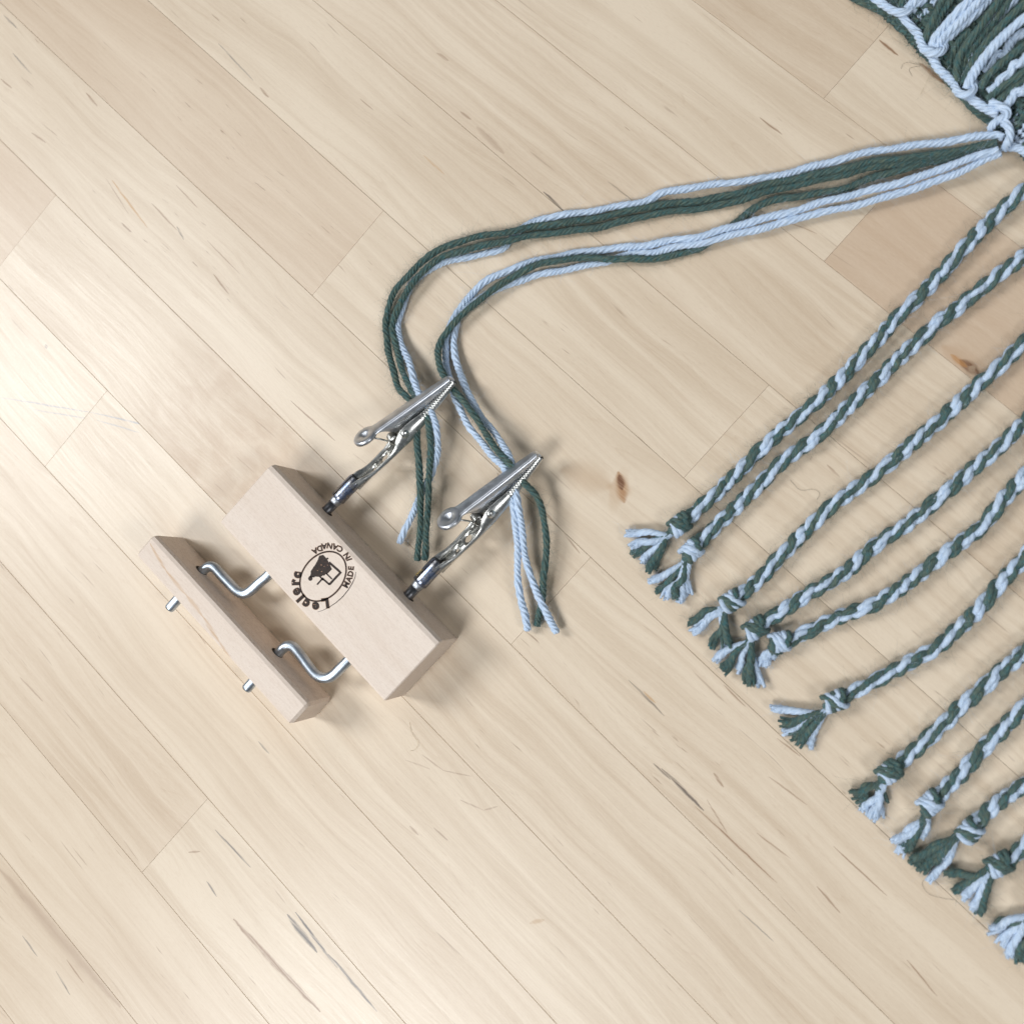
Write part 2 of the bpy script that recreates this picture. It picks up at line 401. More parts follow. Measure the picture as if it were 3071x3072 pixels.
marks = [((335, 540), (442, 682), 5, OR, .8, .1), ((318, 535), (385, 640), 2.5, BR, .5, .2), ((862, 2745), (950, 2858), 10, GY, .85, .3), ((886, 2738), (1012, 2905), 6, GY, .9, .2),
         ((985, 2862), (1130, 3035), 6, GY, .85, .2), ((700, 2760), (960, 3035), 11, TAN, .9, .3), ((1985, 2305), (2110, 2432), 6.5, DK, .8, .2), ((2085, 2420), (2330, 2650), 3.2, BR, .8, .2),
         ((2120, 2400), (2180, 2500), 3.2, BR, .6, .2), ((1885, 2040), (1992, 2148), 4.5, DK, .7, .1), ((1930, 2075), (1965, 2110), 5, OR, .7, .1), ((1960, 2290), (2010, 2340), 4, DK, .7, .1),
         ((1856, 1416), (1872, 1506), 21, (0.36, 0.17, 0.06), .8, .15), ((1858, 1424), (1866, 1468), 13, (0.15, 0.06, 0.025), .95, .3), ((1830, 1462), (1880, 1475), 70, (0.50, 0.33, 0.19), .45, .0), ((1690, 1410), (1830, 1455), 60, (0.50, 0.35, 0.22), .5, .0),
         ((2880, 1080), (2935, 1122), 17, (0.16, 0.07, 0.03), .95, .3), ((2908, 1100), (2922, 1112), 12, (0.42, 0.30, 0.2), .9, .5), ((2850, 1065), (2900, 1100), 10, (0.45, 0.2, 0.05), .8, .1), ((2830, 1040), (2960, 1130), 45, (0.48, 0.32, 0.2), .5, .0),
         ((1630, 575), (1692, 634), 5, DK, .75, .2), ((1822, 543), (1898, 602), 3, DK, .7, .2), ((2278, 352), (2345, 402), 4, BR, .8, .2), ((2638, 118), (2692, 166), 5, BR, .9, .2), ((2755, 190), (2838, 252), 8, BR, .95, .3),
         ((60, 2032), (128, 2104), 4, TAN, .8, .2), ((872, 1202), (1005, 1322), 3.2, BR, .8, .2), ((645, 2490), (752, 2602), 4.5, GY, .8, .2), ((620, 2645), (650, 2690), 4, GY, .7, .2), ((565, 2558), (600, 2555), 4, BR, .6, .2),
         ((68, 2808), (112, 2870), 4, GY, .6, .2), ((168, 2915), (210, 2985), 4, GY, .7, .2), ((0, 2610), (360, 3020), 26, TAN, .40, .0), ((200, 2880), (250, 2950), 4, BR, .6, .2), ((775, 2225), (808, 2262), 4, GY, .7, .2),
         ((0, 1192), (280, 1238), 3.6, PEN, .75, .3), ((270, 1236), (540, 1298), 3.6, PEN, .75, .3), ((85, 1226), (300, 1262), 3.4, PEN, .6, .3), ((290, 1260), (420, 1298), 3.4, PEN, .6, .3),
         ((136, 1034), (140, 1046), 8, (.25, .2, .17), .8, .2), ((655, 130), (760, 240), 3.5, GY, .6, .2), ((780, 262), (805, 292), 5, BR, .6, .2), ((38, 160), (95, 222), 4, GY, .7, .2), ((10, 45), (52, 84), 4.5, GY, .6, .2),
         ((0, 235), (36, 264), 4, BR, .7, .2), ((258, 278), (292, 318), 5, BR, .7, .2), ((95, 398), (138, 428), 4, BR, .6, .2), ((640, 822), (686, 882), 4, BR, .7, .2), ((530, 680), (552, 718), 5, DK, .6, .2), ((455, 610), (530, 690), 4, BR, .6, .1),
         ((528, 555), (592, 622), 3, BR, .7, .2), ((620, 720), (720, 822), 2.5, BR, .6, .2), ((1310, 158), (1345, 182), 5, BR, .6, .2), ((1270, 465), (1332, 522), 4, OR, .7, .1), ((1080, 295), (1120, 330), 3, BR, .6, .2),
         ((1430, 380), (1510, 460), 13, TAN, .45, .0), ((1380, 335), (1412, 358), 6, TAN, .6, .2), ((1265, 2265), (1330, 2312), 3, TAN, .5, .2), ((1328, 2312), (1415, 2330), 3, TAN, .5, .2), ((1215, 2280), (1290, 2308), 3, TAN, .4, .2),
         ((1380, 2400), (1450, 2432), 3.5, TAN, .5, .2), ((1450, 2432), (1492, 2420), 3.5, TAN, .5, .2), ((1590, 2770), (1632, 2760), 8, (.5, .33, .18), .6, .3), ((1300, 2484), (1342, 2522), 4, TAN, .7, .2), ((1228, 2478), (1256, 2505), 4, TAN, .6, .2),
         ((2140, 2320), (2170, 2362), 5.5, BR, .7, .2), ((2305, 2330), (2420, 2415), 3, BR, .6, .2), ((2500, 2540), (2660, 2688), 3, BR, .7, .2), ((2270, 2500), (2372, 2578), 3, BR, .6, .2), ((2450, 2660), (2520, 2740), 4, BR, .7, .2),
         ((2215, 2730), (2320, 2825), 2.5, GY, .7, .2), ((2720, 2880), (2810, 2990), 3, BR, .7, .2), ((2330, 2215), (2400, 2270), 3, BR, .7, .2), ((2170, 2055), (2235, 2120), 3.5, BR, .7, .2), ((2300, 640), (2450, 700), 2.5, BR, .6, .2),
         ((2480, 1395), (2520, 1432), 4, BR, .7, .2), ((2260, 520), (2330, 560), 3, BR, .5, .2), ((1490, 1420), (1520, 1450), 4, BR, .7, .2), ((1620, 1520), (1690, 1600), 3, BR, .7, .2), ((1690, 1600), (1740, 1660), 3, BR, .6, .2)]
stamped = {}
figs = {}
for (A, B, w, cl, st, so) in marks:
    a, b = at(*A), at(*B); mid = (a + b) / 2
    t, q = tn(mid)
    row = max(i for i in range(len(seams)) if seams[i] >= q)
    stamped.setdefault(row, []).append((t, (a, b, w / 9.4 * 0.86, cl, st, so)))
fig_pt = at(690, 1330)
figs[max(i for i in range(len(seams)) if seams[i] >= tn(fig_pt)[1])] = (tn(fig_pt)[0], ((fig_pt[0], fig_pt[1]), 52.0, 0.50))

table = empty('table', (0, 0, 0), 'pale maple butcher-block table top of glued planks with fine seams and brown flecks', 'table')
WOOD = wood_mat('maple')
core = MB()
def boxv(t0, t1, q0, q1, z0, z1):
    c = [fromtn(t, q) for t, q in ((t0, q0), (t1, q0), (t1, q1), (t0, q1))]
    V = [(*p, z0) for p in c] + [(*p, z1) for p in c]
    return V, [[(3, 2, 1, 0), (4, 5, 6, 7), (0, 1, 5, 4), (1, 2, 6, 5), (2, 3, 7, 6), (3, 0, 4, 7)]]
core.add(*boxv(-620, 520, seams[-1] + 1, seams[0] - 1, -38, -0.55))
core.build('glue_bed', M_CORE, table, smooth=False)
prng = random.Random(3)
def plank(row, t0, t1, tone, pink, mat):
    qa, qb = seams[row + 1], seams[row]
    g = 0.035; ch = 0.10; ce = 0.035; L = (t1 - t0) - 2 * 0.022; W = (qb - qa) - 2 * g; dz = prng.uniform(-0.012, 0.012)
    x, y = L / 2, W / 2
    V = [(-x, -y, -30), (x, -y, -30), (x, y, -30), (-x, y, -30), (-x, -y, -ch), (x, -y, -ch), (x, y, -ch), (-x, y, -ch),
         (-x + ce, -y + ch, 0), (x - ce, -y + ch, 0), (x - ce, y - ch, 0), (-x + ce, y - ch, 0)]
    F = [(0, 1, 5, 4), (1, 2, 6, 5), (2, 3, 7, 6), (3, 0, 4, 7), (4, 5, 9, 8), (5, 6, 10, 9), (6, 7, 11, 10), (7, 4, 8, 11), (8, 9, 10, 11), (3, 2, 1, 0)]
    mb = MB(); mb.add(V, [F])
    c = fromtn((t0 + t1) / 2, (qa + qb) / 2)
    o = mb.build('plank', mat, table, smooth=False, mat=Matrix.Translation(Vector((c[0] * S, c[1] * S, dz * S))) @ Matrix.Rotation(YAW, 4, 'Z'))
    o['seed'] = prng.uniform(0, 4000.0); o['tone'] = tone; o['pink'] = pink
for row in range(len(seams) - 1):
    js = sorted(known.get(row, [prng.uniform(-250, 150)]))
    base_js = list(js)
    while js[0] > -600: js.insert(0, js[0] - prng.uniform(400, 520))
    while js[-1] < 500: js.append(js[-1] + prng.uniform(400, 520))
    js[0] = max(js[0], -620.0); js[-1] = min(js[-1], 520.0)
    for a, b in zip(js[:-1], js[1:]):
        k = sum(1 for jj in base_js if jj <= a + 0.01)
        tone, pink = tones.get((row - i0, k), (prng.uniform(-0.08, 0.10), prng.choice([0, 0, 0.1, 0.3])))
        ms = [mk for t, mk in stamped.get(row, []) if a <= t < b]
        fg = figs.get(row); fg = fg[1] if fg and a <= fg[0] < b else None
        mat = wood_mat('maple_marked', ms, figure=fg) if (ms or fg) else WOOD
        plank(row, a, b, tone, pink, mat)

# ------------------------------------------------------------------ the fringe twister
TOOL = empty('fringe_twister', tuple(at(820, 1760)), 'two pale wooden blocks joined by bent steel cranks, with two alligator clips gripping yarn', 'fringe twister')
TO = np.array(at(820, 1760))
def rel(mbobj): return mbobj
def to_local(P): return np.asarray(P, float) - TO
ANG1, ANG2 = -0.7745, -0.762
U1 = np.array([math.cos(ANG1), math.sin(ANG1), 0]); V1 = np.array([-math.sin(ANG1), math.cos(ANG1), 0]); ZZ = np.array([0, 0, 1.0])
U2 = np.array([math.cos(ANG2), math.sin(ANG2), 0]); V2 = np.array([-math.sin(ANG2), math.cos(ANG2), 0])
B1 = np.array([-141.18, 2.37, 0.0]); B2 = np.array([-177.82, -12.73, 0.0])
HB = 17.3; ZA = 8.6

LOCAL = {}
def block(name, c, ang, L, W, H, chs, seed, tone, mat, streaks=None):
    """box with its long edges eased; chs = (top +side, top -side, bottom, ends)"""
    ca, cb, cc, ce = chs
    prof = [(-W / 2 + cc, 0), (W / 2 - cc, 0), (W / 2, cc), (W / 2, H - ca), (W / 2 - ca * 0.35, H - ca * 0.28), (W / 2 - ca, H), (-W / 2 + cb, H), (-W / 2 + cb * .3, H - cb * .3), (-W / 2, H - cb), (-W / 2, cc)]
    prof = np.array(prof); k = len(prof)
    mid = np.array([0, H / 2])
    st = [(-L / 2, ce), (-L / 2 + ce, 0), (L / 2 - ce, 0), (L / 2, ce)]
    V = []
    for x, ins in st:
        p = mid + (prof - mid) * np.array([(W / 2 - ins) / (W / 2), (H / 2 - ins) / (H / 2)])
        V += [(x, a, b) for a, b in p]
    F = [(i * k + j, (i + 1) * k + j, (i + 1) * k + (j + 1) % k, i * k + (j + 1) % k) for i in range(len(st) - 1) for j in range(k)]
    mb = MB(); mb.add(V, [F, np.arange(k)[None, :], (np.arange(k)[::-1] + (len(st) - 1) * k)[None, :]])
    p = c - TO
    o = mb.build(name, mat, TOOL, smooth=False, mat=Matrix.Translation(Vector(p * S)) @ Matrix.Rotation(ang, 4, 'Z'))
    LOCAL[name] = Matrix.Translation(Vector(p * S)) @ Matrix.Rotation(ang, 4, 'Z')
    o['seed'] = seed; o['tone'] = tone; o['pink'] = 0.0
    return o
BW1 = wood_mat('block_maple', block=True)
sk = [at(452, 1630, HB), at(500, 1715, HB), at(560, 1785, HB), at(610, 1850, HB), at(660, 1925, HB), at(705, 2000, HB)]
BW2 = wood_mat('block_maple_streaked', streaks=[(sk[i], sk[i + 1], (0.55, 0.75, 0.85, 0.8, 0.6)[i], (0.56, 0.36, 0.20), 0.75, 0.0) for i in range(5)], block=True)
main_block = block('main_block', B1, ANG1, 80.2, 26.0, HB, (2.0, 0.9, 0.5, 0.35), 120.0, -0.12, BW1)
main_block['label'] = 'wider wooden block with burnt oval stamp'
handle = block('handle_block', B2, ANG2, 78.2, 9.4, HB + 0.3, (1.7, 0.7, 0.5, 0.9), 900.0, -0.05, BW2)
handle['label'] = 'narrow wooden block with orange grain streak'

# bent cranks: through the narrow block, along it, into the wide block
def tool_uv(px, py, z=ZA):
    p = at(px, py, z); return p
def crank(pin, mids, zc):
    """rod: pin end beyond the narrow block, through it, bent along, into the wide block"""
    Q = [at(*m, zc) for m in mids]
    a = Q[0] - B2; fa = B2 + U2 * (a @ U2) + ZZ * zc
    b = Q[-1] - B1; ub = b @ U1; fb = B1 + U1 * ub + ZZ * zc
    pe = (at(*pin, zc) - B2) @ V2
    P = np.array([fa + V2 * pe, fa + V2 * (pe + 2), fa, fa + V2 * 4.4] + Q[1:] + [fb - V1 * 10.0, fb - V1 * 6.0])
    R = spline(P, 0.5)
    mb = MB(); tube(mb, to_local(R), np.r_[1.5, np.full(len(R) - 1, 1.72)], 20)
    mb.build('crank', M_ZINC, TOOL)
    h = MB(); ring = fa + V2 * (4.7 + 0.03)
    th = np.linspace(0, 2 * np.pi, 20, endpoint=False)
    C = np.array([ring + (U2 * math.cos(t) + ZZ * math.sin(t)) * 2.25 - U2 * 0.35 for t in th])
    h.add(to_local(C), [np.arange(20)[None, :]]); h.build('hole', M_HOLE, handle, mat=LOCAL['handle_block'].inverted())
    return ub
K1 = lambda *L: [(560 + x / 6.437, 1660 + y / 6.437) for x, y in L]
K2 = lambda *L: [(800 + x / 6.896, 1880 + y / 6.896) for x, y in L]
ub1 = crank((503, 1823), K1((310, 330), (400, 268), (480, 255), (560, 300), (650, 400), (800, 560), (950, 710), (1040, 768), (1130, 775), (1230, 725), (1350, 620), (1460, 520), (1560, 440)), ZA)
ub2 = crank((733, 2063), K2((250, 540), (340, 448), (430, 398), (520, 408), (600, 468), (720, 620), (850, 800), (980, 960), (1080, 1035), (1180, 1062), (1300, 1045), (1420, 965), (1530, 855), (1640, 745)), ZA)

# alligator clips -----------------------------------------------------------
def channel(mb, stations, up=1.0, th=0.45, rnd=0.55, mi=0):
    """lofted U channel; station = (x, zbase, width, wall left, wall right); walls rise (up=1) or hang (up=-1) from the base plate"""
    rows = []
    for x, zb, w, hl, hr in stations:
        h = w / 2; r = min(rnd, h * 0.8, max(hl, 0.05) + 0.05); q = up
        t = min(th, h * 0.6)
        o = [(-h, zb + q * max(hl, r)), (-h, zb + q * r)]
        for a in (25, 45, 65): o.append((-h + r - r * math.cos(math.radians(a)), zb + q * (r - r * math.sin(math.radians(a)))))
        o += [(-h + r, zb), (h - r, zb)]
        for a in (65, 45, 25): o.append((h - r + r * math.cos(math.radians(a)), zb + q * (r - r * math.sin(math.radians(a)))))
        o += [(h, zb + q * r), (h, zb + q * max(hr, r)), (h - t, zb + q * max(hr, r)), (h - t, zb + q * (t + 0.12)), (-h + t, zb + q * (t + 0.12)), (-h + t, zb + q * max(hl, r))]
        rows.append([(x, a, b) for a, b in o])
    k = len(rows[0]); V = np.array(rows).reshape(-1, 3)
    F = []
    for i in range(len(rows) - 1):
        for j in range(k):
            a, b = i * k + j, i * k + (j + 1) % k
            F.append((a, b, b + k, a + k) if up < 0 else (a, a + k, b + k, b))
    caps = []
    for i in (0, len(rows) - 1):
        b = i * k
        quads = []
        # end caps: left wall, base, right wall
        n1 = k
        quads = [(b + 0, b + 1, b + n1 - 2, b + n1 - 1), (b + 11, b + 12, b + 13, b + 10)] if False else []
        caps += quads
    F.append(tuple(range(len(V) - k, len(V) - k + 12)))
    mb.add(V, [F[:-1], np.array(F[-1])[None, :]], None, mi)

def disc(mb, c, r, z0, z1, dim=0.0, nv=28, stretch=1.0, mi=0):
    """round thumb pad with rolled rim and a dimple"""
    prof = [(0.0, z1 - dim), (r * 0.16, z1 - dim * .85), (r * 0.36, z1 - dim * 0.25), (r * 0.48, z1), (r * 0.86, z1 - 0.02), (r * 0.96, z1 - 0.18), (r, z1 - 0.5), (r * 1.0, z0 + 0.1), (r * .93, z0), (r * 0.85, z0 + 0.1), (0.0, z1 - dim - 0.35)]
    th = np.linspace(0, 2 * np.pi, nv, endpoint=False)
    V = np.array([(c[0] + a * math.cos(t) * stretch, c[1] + a * math.sin(t), z) for a, z in prof for t in th])
    F = [(i * nv + j, i * nv + (j + 1) % nv, (i + 1) * nv + (j + 1) % nv, (i + 1) * nv + j) for i in range(len(prof) - 1) for j in range(nv)]
    mb.add(V, [F], None, mi)

def plate_with_holes(mb, x0, x1, z, w0, w1, holes, th=0.4):
    """floor of the lower jaw: strips round punched holes (rings of quads)"""
    xs = [x0] + [v for hx, hr in holes for v in (hx - hr - 0.7, hx + hr + 0.7)] + [x1]
    wid = lambda x: (w0 + (w1 - w0) * (x - x0) / (x1 - x0)) / 2
    for a, b in zip(xs[::2], xs[1::2]):
        V = [(a, -wid(a), z), (b, -wid(b), z), (b, wid(b), z), (a, wid(a), z), (a, -wid(a), z - th), (b, -wid(b), z - th), (b, wid(b), z - th), (a, wid(a), z - th)]
        mb.add(V, [[(0, 1, 2, 3), (7, 6, 5, 4), (0, 4, 5, 1), (3, 2, 6, 7)]])
    for hx, hr in holes:
        n_ = 24; V = []
        for z_ in (z, z - th):
            for i in range(n_):
                t = 2 * math.pi * i / n_; V.append((hx + hr * math.cos(t), hr * math.sin(t), z_))
            for i in range(n_):
                t = 2 * math.pi * i / n_; cx_, sy_ = math.cos(t), math.sin(t)
                sx = hr + 0.7; wy = wid(hx)
                k_ = min(sx / max(abs(cx_), 1e-6), wy / max(abs(sy_), 1e-6)); V.append((hx + cx_ * k_, sy_ * k_, z_))
        F = []
        for i in range(n_):
            j = (i + 1) % n_
            F += [(i, n_ + i, n_ + j, j), (2 * n_ + j, 3 * n_ + j, 3 * n_ + i, 2 * n_ + i), (i, j, 2 * n_ + j, 2 * n_ + i)]
        mb.add(V, [F])

def make_clip(origin, tip, roll):
    """origin: where the shaft leaves the block; x axis to the jaw tips"""
    X = tip - origin; X[2] = 0; L = np.linalg.norm(X); X /= L
    left = -np.cross(ZZ, X) * -1.0           # to the left of the axis seen from above
    left = np.cross(ZZ, X)
    Zc = ZZ * math.cos(roll) + left * math.sin(roll)
    Yc = np.cross(Zc, X)
    k = L / 55.8
    m = Matrix(((X[0] * k, Yc[0] * k, Zc[0] * k, (origin - TO)[0] * S), (X[1] * k, Yc[1] * k, Zc[1] * k, (origin - TO)[1] * S), (X[2] * k, Yc[2] * k, Zc[2] * k, (origin - TO)[2] * S), (0, 0, 0, 1)))
    # lower jaw: low trough with punched floor, ears at the pivot, toothed nose
    st = []
    w_of = lambda x: float(np.interp(x, [12, 14, 18, 24, 32, 38, 46, 53, 55.8], [4.4, 4.7, 5.4, 6.0, 6.1, 5.6, 4.5, 3.4, 2.7]))
    h_of = lambda x: float(np.interp(x, [12, 15, 17.5, 20, 26, 29, 31, 33.5, 36, 39, 43, 55.8], [3.2, 2.7, 1.7, 1.4, 1.6, 2.3, 4.0, 5.2, 5.2, 4.6, 3.4, 1.85]))
    zb = lambda x: float(np.interp(x, [12, 16, 26, 34, 42, 55.8], [-1.9, -2.1, -2.7, -3.1, -2.8, -1.6]))
    lower = MB()
    xs = sorted(set(list(np.arange(12, 42, 1.0)) + list(np.arange(42, 55.6, 0.42)) + [55.8]))
    sides = []
    for i, x in enumerate(xs):
        h = h_of(x)
        if x > 42: h += (0.32 if i % 2 else -0.2)
        sides.append((x, zb(x), w_of(x), h))
    # two side walls with rolled bottom corner, as thin shells
    t = 0.42
    for sgn in (-1, 1):
        rows = []
        for x, z, w, h in sides:
            y = w / 2; r = 0.55
            p = [(y, z + h), (y, z + r), (y - r * .13, z + r * .5), (y - r * .5, z + r * .13), (y - r, z), (y - r - .05, z + t * .9), (y - t, z + t * 1.4), (y - t, z + h)]
            rows.append([(x, sgn * a, b) for a, b in p])
        kk = 8; V = np.array(rows).reshape(-1, 3); F = []
        for i in range(len(rows) - 1):
            for j in range(kk):
                a, b = i * kk + j, i * kk + (j + 1) % kk
                F.append((a, b, b + kk, a + kk) if sgn > 0 else (a, a + kk, b + kk, b))
        lower.add(V, [F])
    plate_with_holes(lower, 12, 30, -1.95, 3.5, 5.0, [(19.6, 0.62), (24.3, 1.35)])
    V = []; xs2 = list(np.linspace(30, 55.8, 14))
    for x in xs2: V += [(x, -w_of(x) / 2 + .5, zb(x) + 0.38), (x, w_of(x) / 2 - .5, zb(x) + 0.38), (x, w_of(x) / 2 - .5, zb(x)), (x, -w_of(x) / 2 + .5, zb(x))]
    lower.add(V, [[(i * 4 + j, (i + 1) * 4 + j, (i + 1) * 4 + (j + 1) % 4, i * 4 + (j + 1) % 4)[::-1] for i in range(13) for j in range(4)]])
    # rounded nose
    e = np.array([(55.8 + 0.55 * math.sin(a), y, -1.5 + 0.9 + 0.9 * -math.cos(a)) for y in (-1.15, -0.5, 0.5, 1.15) for a in np.linspace(0, math.pi, 8)])
    lower.add(e, [[(i * 8 + j, i * 8 + j + 1, (i + 1) * 8 + j + 1, (i + 1) * 8 + j) for i in range(3) for j in range(7)]])
    clip = lower.build('alligator_clip', M_STEEL, TOOL, mat=m)
    # upper jaw, hinged at the pivot, back end sprung up
    hinge = math.radians(13.4)
    R = Matrix.Translation(Vector((34.5 * S, 0, 1.2 * S))) @ Matrix.Rotation(hinge, 4, 'Y')
    upj = MB()
    st = []
    wj = lambda x: float(np.interp(x, [-7.8, -6, -3.5, 0, 6, 14, 19, 21.2], [5.6, 4.7, 4.4, 4.5, 4.3, 3.6, 3.0, 2.5]))
    hj = lambda x: float(np.interp(x, [-7.8, -5.5, -4.0, -2, 1.5, 4, 8, 14, 21.2], [0.7, 1.0, 2.0, 4.0, 4.7, 4.2, 3.3, 2.2, 1.25]))
    zj = lambda x: float(np.interp(x, [-9.4, -5, 0, 10, 18, 20.2, 21.2], [5.2, 5.2, 5.2, 5.2, 5.2, 5.2, 5.1]))
    xs = sorted(set(list(np.arange(-7.8, 8, 0.9)) + list(np.arange(8, 20.6, 0.42)) + [20.6, 21.0, 21.3, 21.5]))
    for i, x in enumerate(xs):
        h = hj(x)
        if x > 8: h += (0.3 if i % 2 else -0.15)
        if x > 20.7: h = max(0.5, h - (x - 20.6) * 0.4)
        st.append((x, zj(x) - max(0, x - 20.6) ** 2 * 1.1, wj(x), h, h))
    channel(upj, st, up=-1.0, th=0.42, rnd=0.75)
    # nose cap and thumb pad
    disc(upj, (-9.9, 0), 3.9, 4.0, 5.3, 0.9)
    upj.build('upper_jaw', M_JAW, clip, mat=R)
    # rivet through the ears
    rv = MB()
    for sg in (-1, 1):
        th = np.linspace(0, 2 * np.pi, 18, endpoint=False); pr = [(1.3, 0), (1.22, 0.35), (0.8, 0.62), (0.0, 0.72)]
        V = np.array([(34.5 + a * math.cos(q), sg * (2.98 + b), 0.35 + a * math.sin(q)) for a, b in pr for q in th])
        F = [(i * 18 + j, i * 18 + (j + 1) % 18, (i + 1) * 18 + (j + 1) % 18, (i + 1) * 18 + j) for i in range(3) for j in range(18)]
        rv.add(V, [F if sg < 0 else [f[::-1] for f in F]])
    rv.build('rivet', M_STEEL, clip)
    # torsion spring: coil across the pivot with a leg on the floor
    sp = MB(); tt = np.linspace(0, 2 * np.pi * 4.5, 100)
    P = np.column_stack([30.6 + 1.35 * np.cos(tt), -1.5 + 3.0 * tt / tt[-1], 0.6 + 1.35 * np.sin(tt)])
    tube(sp, P, 0.30, 8); tube(sp, np.array([(30.6, 1.5, -0.75), (28.5, 1.3, -1.15), (26.4, 1.2, -1.2)]), 0.3, 8)
    tube(sp, np.array([(29.4, -0.9, 1.2), (28.2, -0.8, 4.0), (26.4, -0.7, 7.6)]), 0.3, 8)
    sp.build('spring', M_STEEL, clip)
    # crimped barrel with a seam, shaft, solder
    br = MB()
    th0 = math.radians(100); thn = 26
    rows = []
    for x, ro in ((5.2, 2.15), (5.35, 2.32), (6.5, 2.36), (9.0, 2.30), (12.0, 2.34), (13.3, 2.25), (13.9, 1.95)):
        ang = th0 + np.linspace(0.035, 2 * np.pi - 0.035, thn)
        lap = np.linspace(0.0, 0.22, thn)
        rows.append([(x, (ro + l) * math.cos(a), (ro + l) * math.sin(a) * 0.95) for a, l in zip(ang, lap)])
    V = np.array(rows).reshape(-1, 3)
    br.add(V, [[(i * thn + j, (i + 1) * thn + j, (i + 1) * thn + j + 1, i * thn + j + 1) for i in range(len(rows) - 1) for j in range(thn - 1)]])
    inner = [(5.25, 1.9), (13.8, 1.85)]
    Vi = np.array([(x, r * math.cos(a), r * math.sin(a)) for x, r in inner for a in np.linspace(0, 2 * np.pi, 20, endpoint=False)])
    br.add(Vi, [[(j, (j + 1) % 20, 20 + (j + 1) % 20, 20 + j) for j in range(20)], np.arange(20)[None, :], np.arange(20, 40)[None, ::-1]], None, 1)
    br.build('barrel', [M_BARREL, M_SHAFT], clip)
    sd = MB(); tube(sd, np.array([(3.4, 0, 0), (3.7, 0, 0), (5.0, 0, 0), (5.9, 0.1, 0.1)]), [1.62, 1.78, 1.86, 1.7], 16)
    sd.build('solder_bead', M_SOLDER, clip)
    sh = MB(); tube(sh, np.array([(-3.0, 0, 0), (0, 0, 0), (3.6, 0, 0)]), 1.62, 18); sh.build('shaft', M_SHAFT, clip)
    return clip

o1 = B1 + U1 * ub1 + V1 * 13.0 + ZZ * ZA
o2 = B1 + U1 * ub2 + V1 * 13.0 + ZZ * ZA
clipA = make_clip(o1, at(1354, 1138, ZA), math.radians(40))
clipB = make_clip(o2, at(1614, 1364, ZA), math.radians(37))
for oo, cc in ((o1, clipA), (o2, clipB)):
    h = MB(); th = np.linspace(0, 2 * np.pi, 24, endpoint=False)
    Q = np.array([oo + V1 * 0.03 + (U1 * math.cos(t) * 2.15 + ZZ * math.sin(t) * 2.0) + U1 * 0.35 for t in th])
    h.add(to_local(Q), [np.arange(24)[None, ::-1]]); h.build('hole', M_HOLE, main_block, mat=LOCAL['main_block'].inverted())
b_ = MB(); Vb = []
for i in range(26):
    a = rng.uniform(0, 6.28); x = rng.uniform(6.4, 9.0)
    c = np.array([x, 2.42 * math.cos(1.25 + (x - 7.7) * 0.05 + rng.normal(0, 0.08)), 2.42 * math.sin(1.25 + rng.normal(0, 0.08))])
    tube(b_, np.array([c - (0.2, 0, 0), c, c + (0.2, 0, 0)]), [0.05, rng.uniform(0.12, 0.25), 0.05], 6)
b_.build('brass_residue', M_BRASS, clipB)

# burnt oval stamp ----------------------------------------------------------
ZS = HB + 0.025
stamp = MB()
_bf = {}
def sz(x, y): return (800 + x / 4.8275, 1550 + y / 4.8275)
def flat(pts, mi=0, z=ZS):
    Q = np.array([at(*sz(*p), z) for p in pts])
    a = Q[1] - Q[0]; b = Q[2] - Q[0]
    o = np.arange(len(Q))
    if np.cross(a[:2], b[:2]) < 0: o = o[::-1]
    stamp.add(to_local(Q), [o[None, :]], None, mi)
def line(pts, w0, w1=None, mi=0, z=ZS):
    pts = np.array(pts, float); w1 = w0 if w1 is None else w1
    W = np.linspace(w0, w1, len(pts)) / 2
    T = np.gradient(pts, axis=0); T /= np.linalg.norm(T, axis=1, keepdims=True); Nn = np.column_stack([-T[:, 1], T[:, 0]])
    A = pts + Nn * W[:, None]; B = pts - Nn * W[:, None]
    for i in range(len(pts) - 1): flat([A[i], A[i + 1], B[i + 1], B[i]], mi, z)
EC = np.array([815.0, 865.0]); EA = math.radians(-52)          # centre and long axis (photo-zoom pixels)
def ell(t, a, b):
    c, s = math.cos(t), math.sin(t)
    return EC + np.array([a * c * math.cos(EA) - b * s * math.sin(EA), a * c * math.sin(EA) + b * s * math.cos(EA)])
line([ell(t, 395, 293) for t in np.linspace(0, 2 * np.pi, 73)], 21)
arc_o = [(1290, 800), (1278, 880), (1240, 965), (1180, 1062), (1100, 1160), (1005, 1245), (900, 1315), (810, 1358), (740, 1380)]
line(arc_o[:3], 6, 13); line(arc_o[2:5], 13, 12); line(arc_o[4:7], 12, 9); line(arc_o[6:], 9, 4)
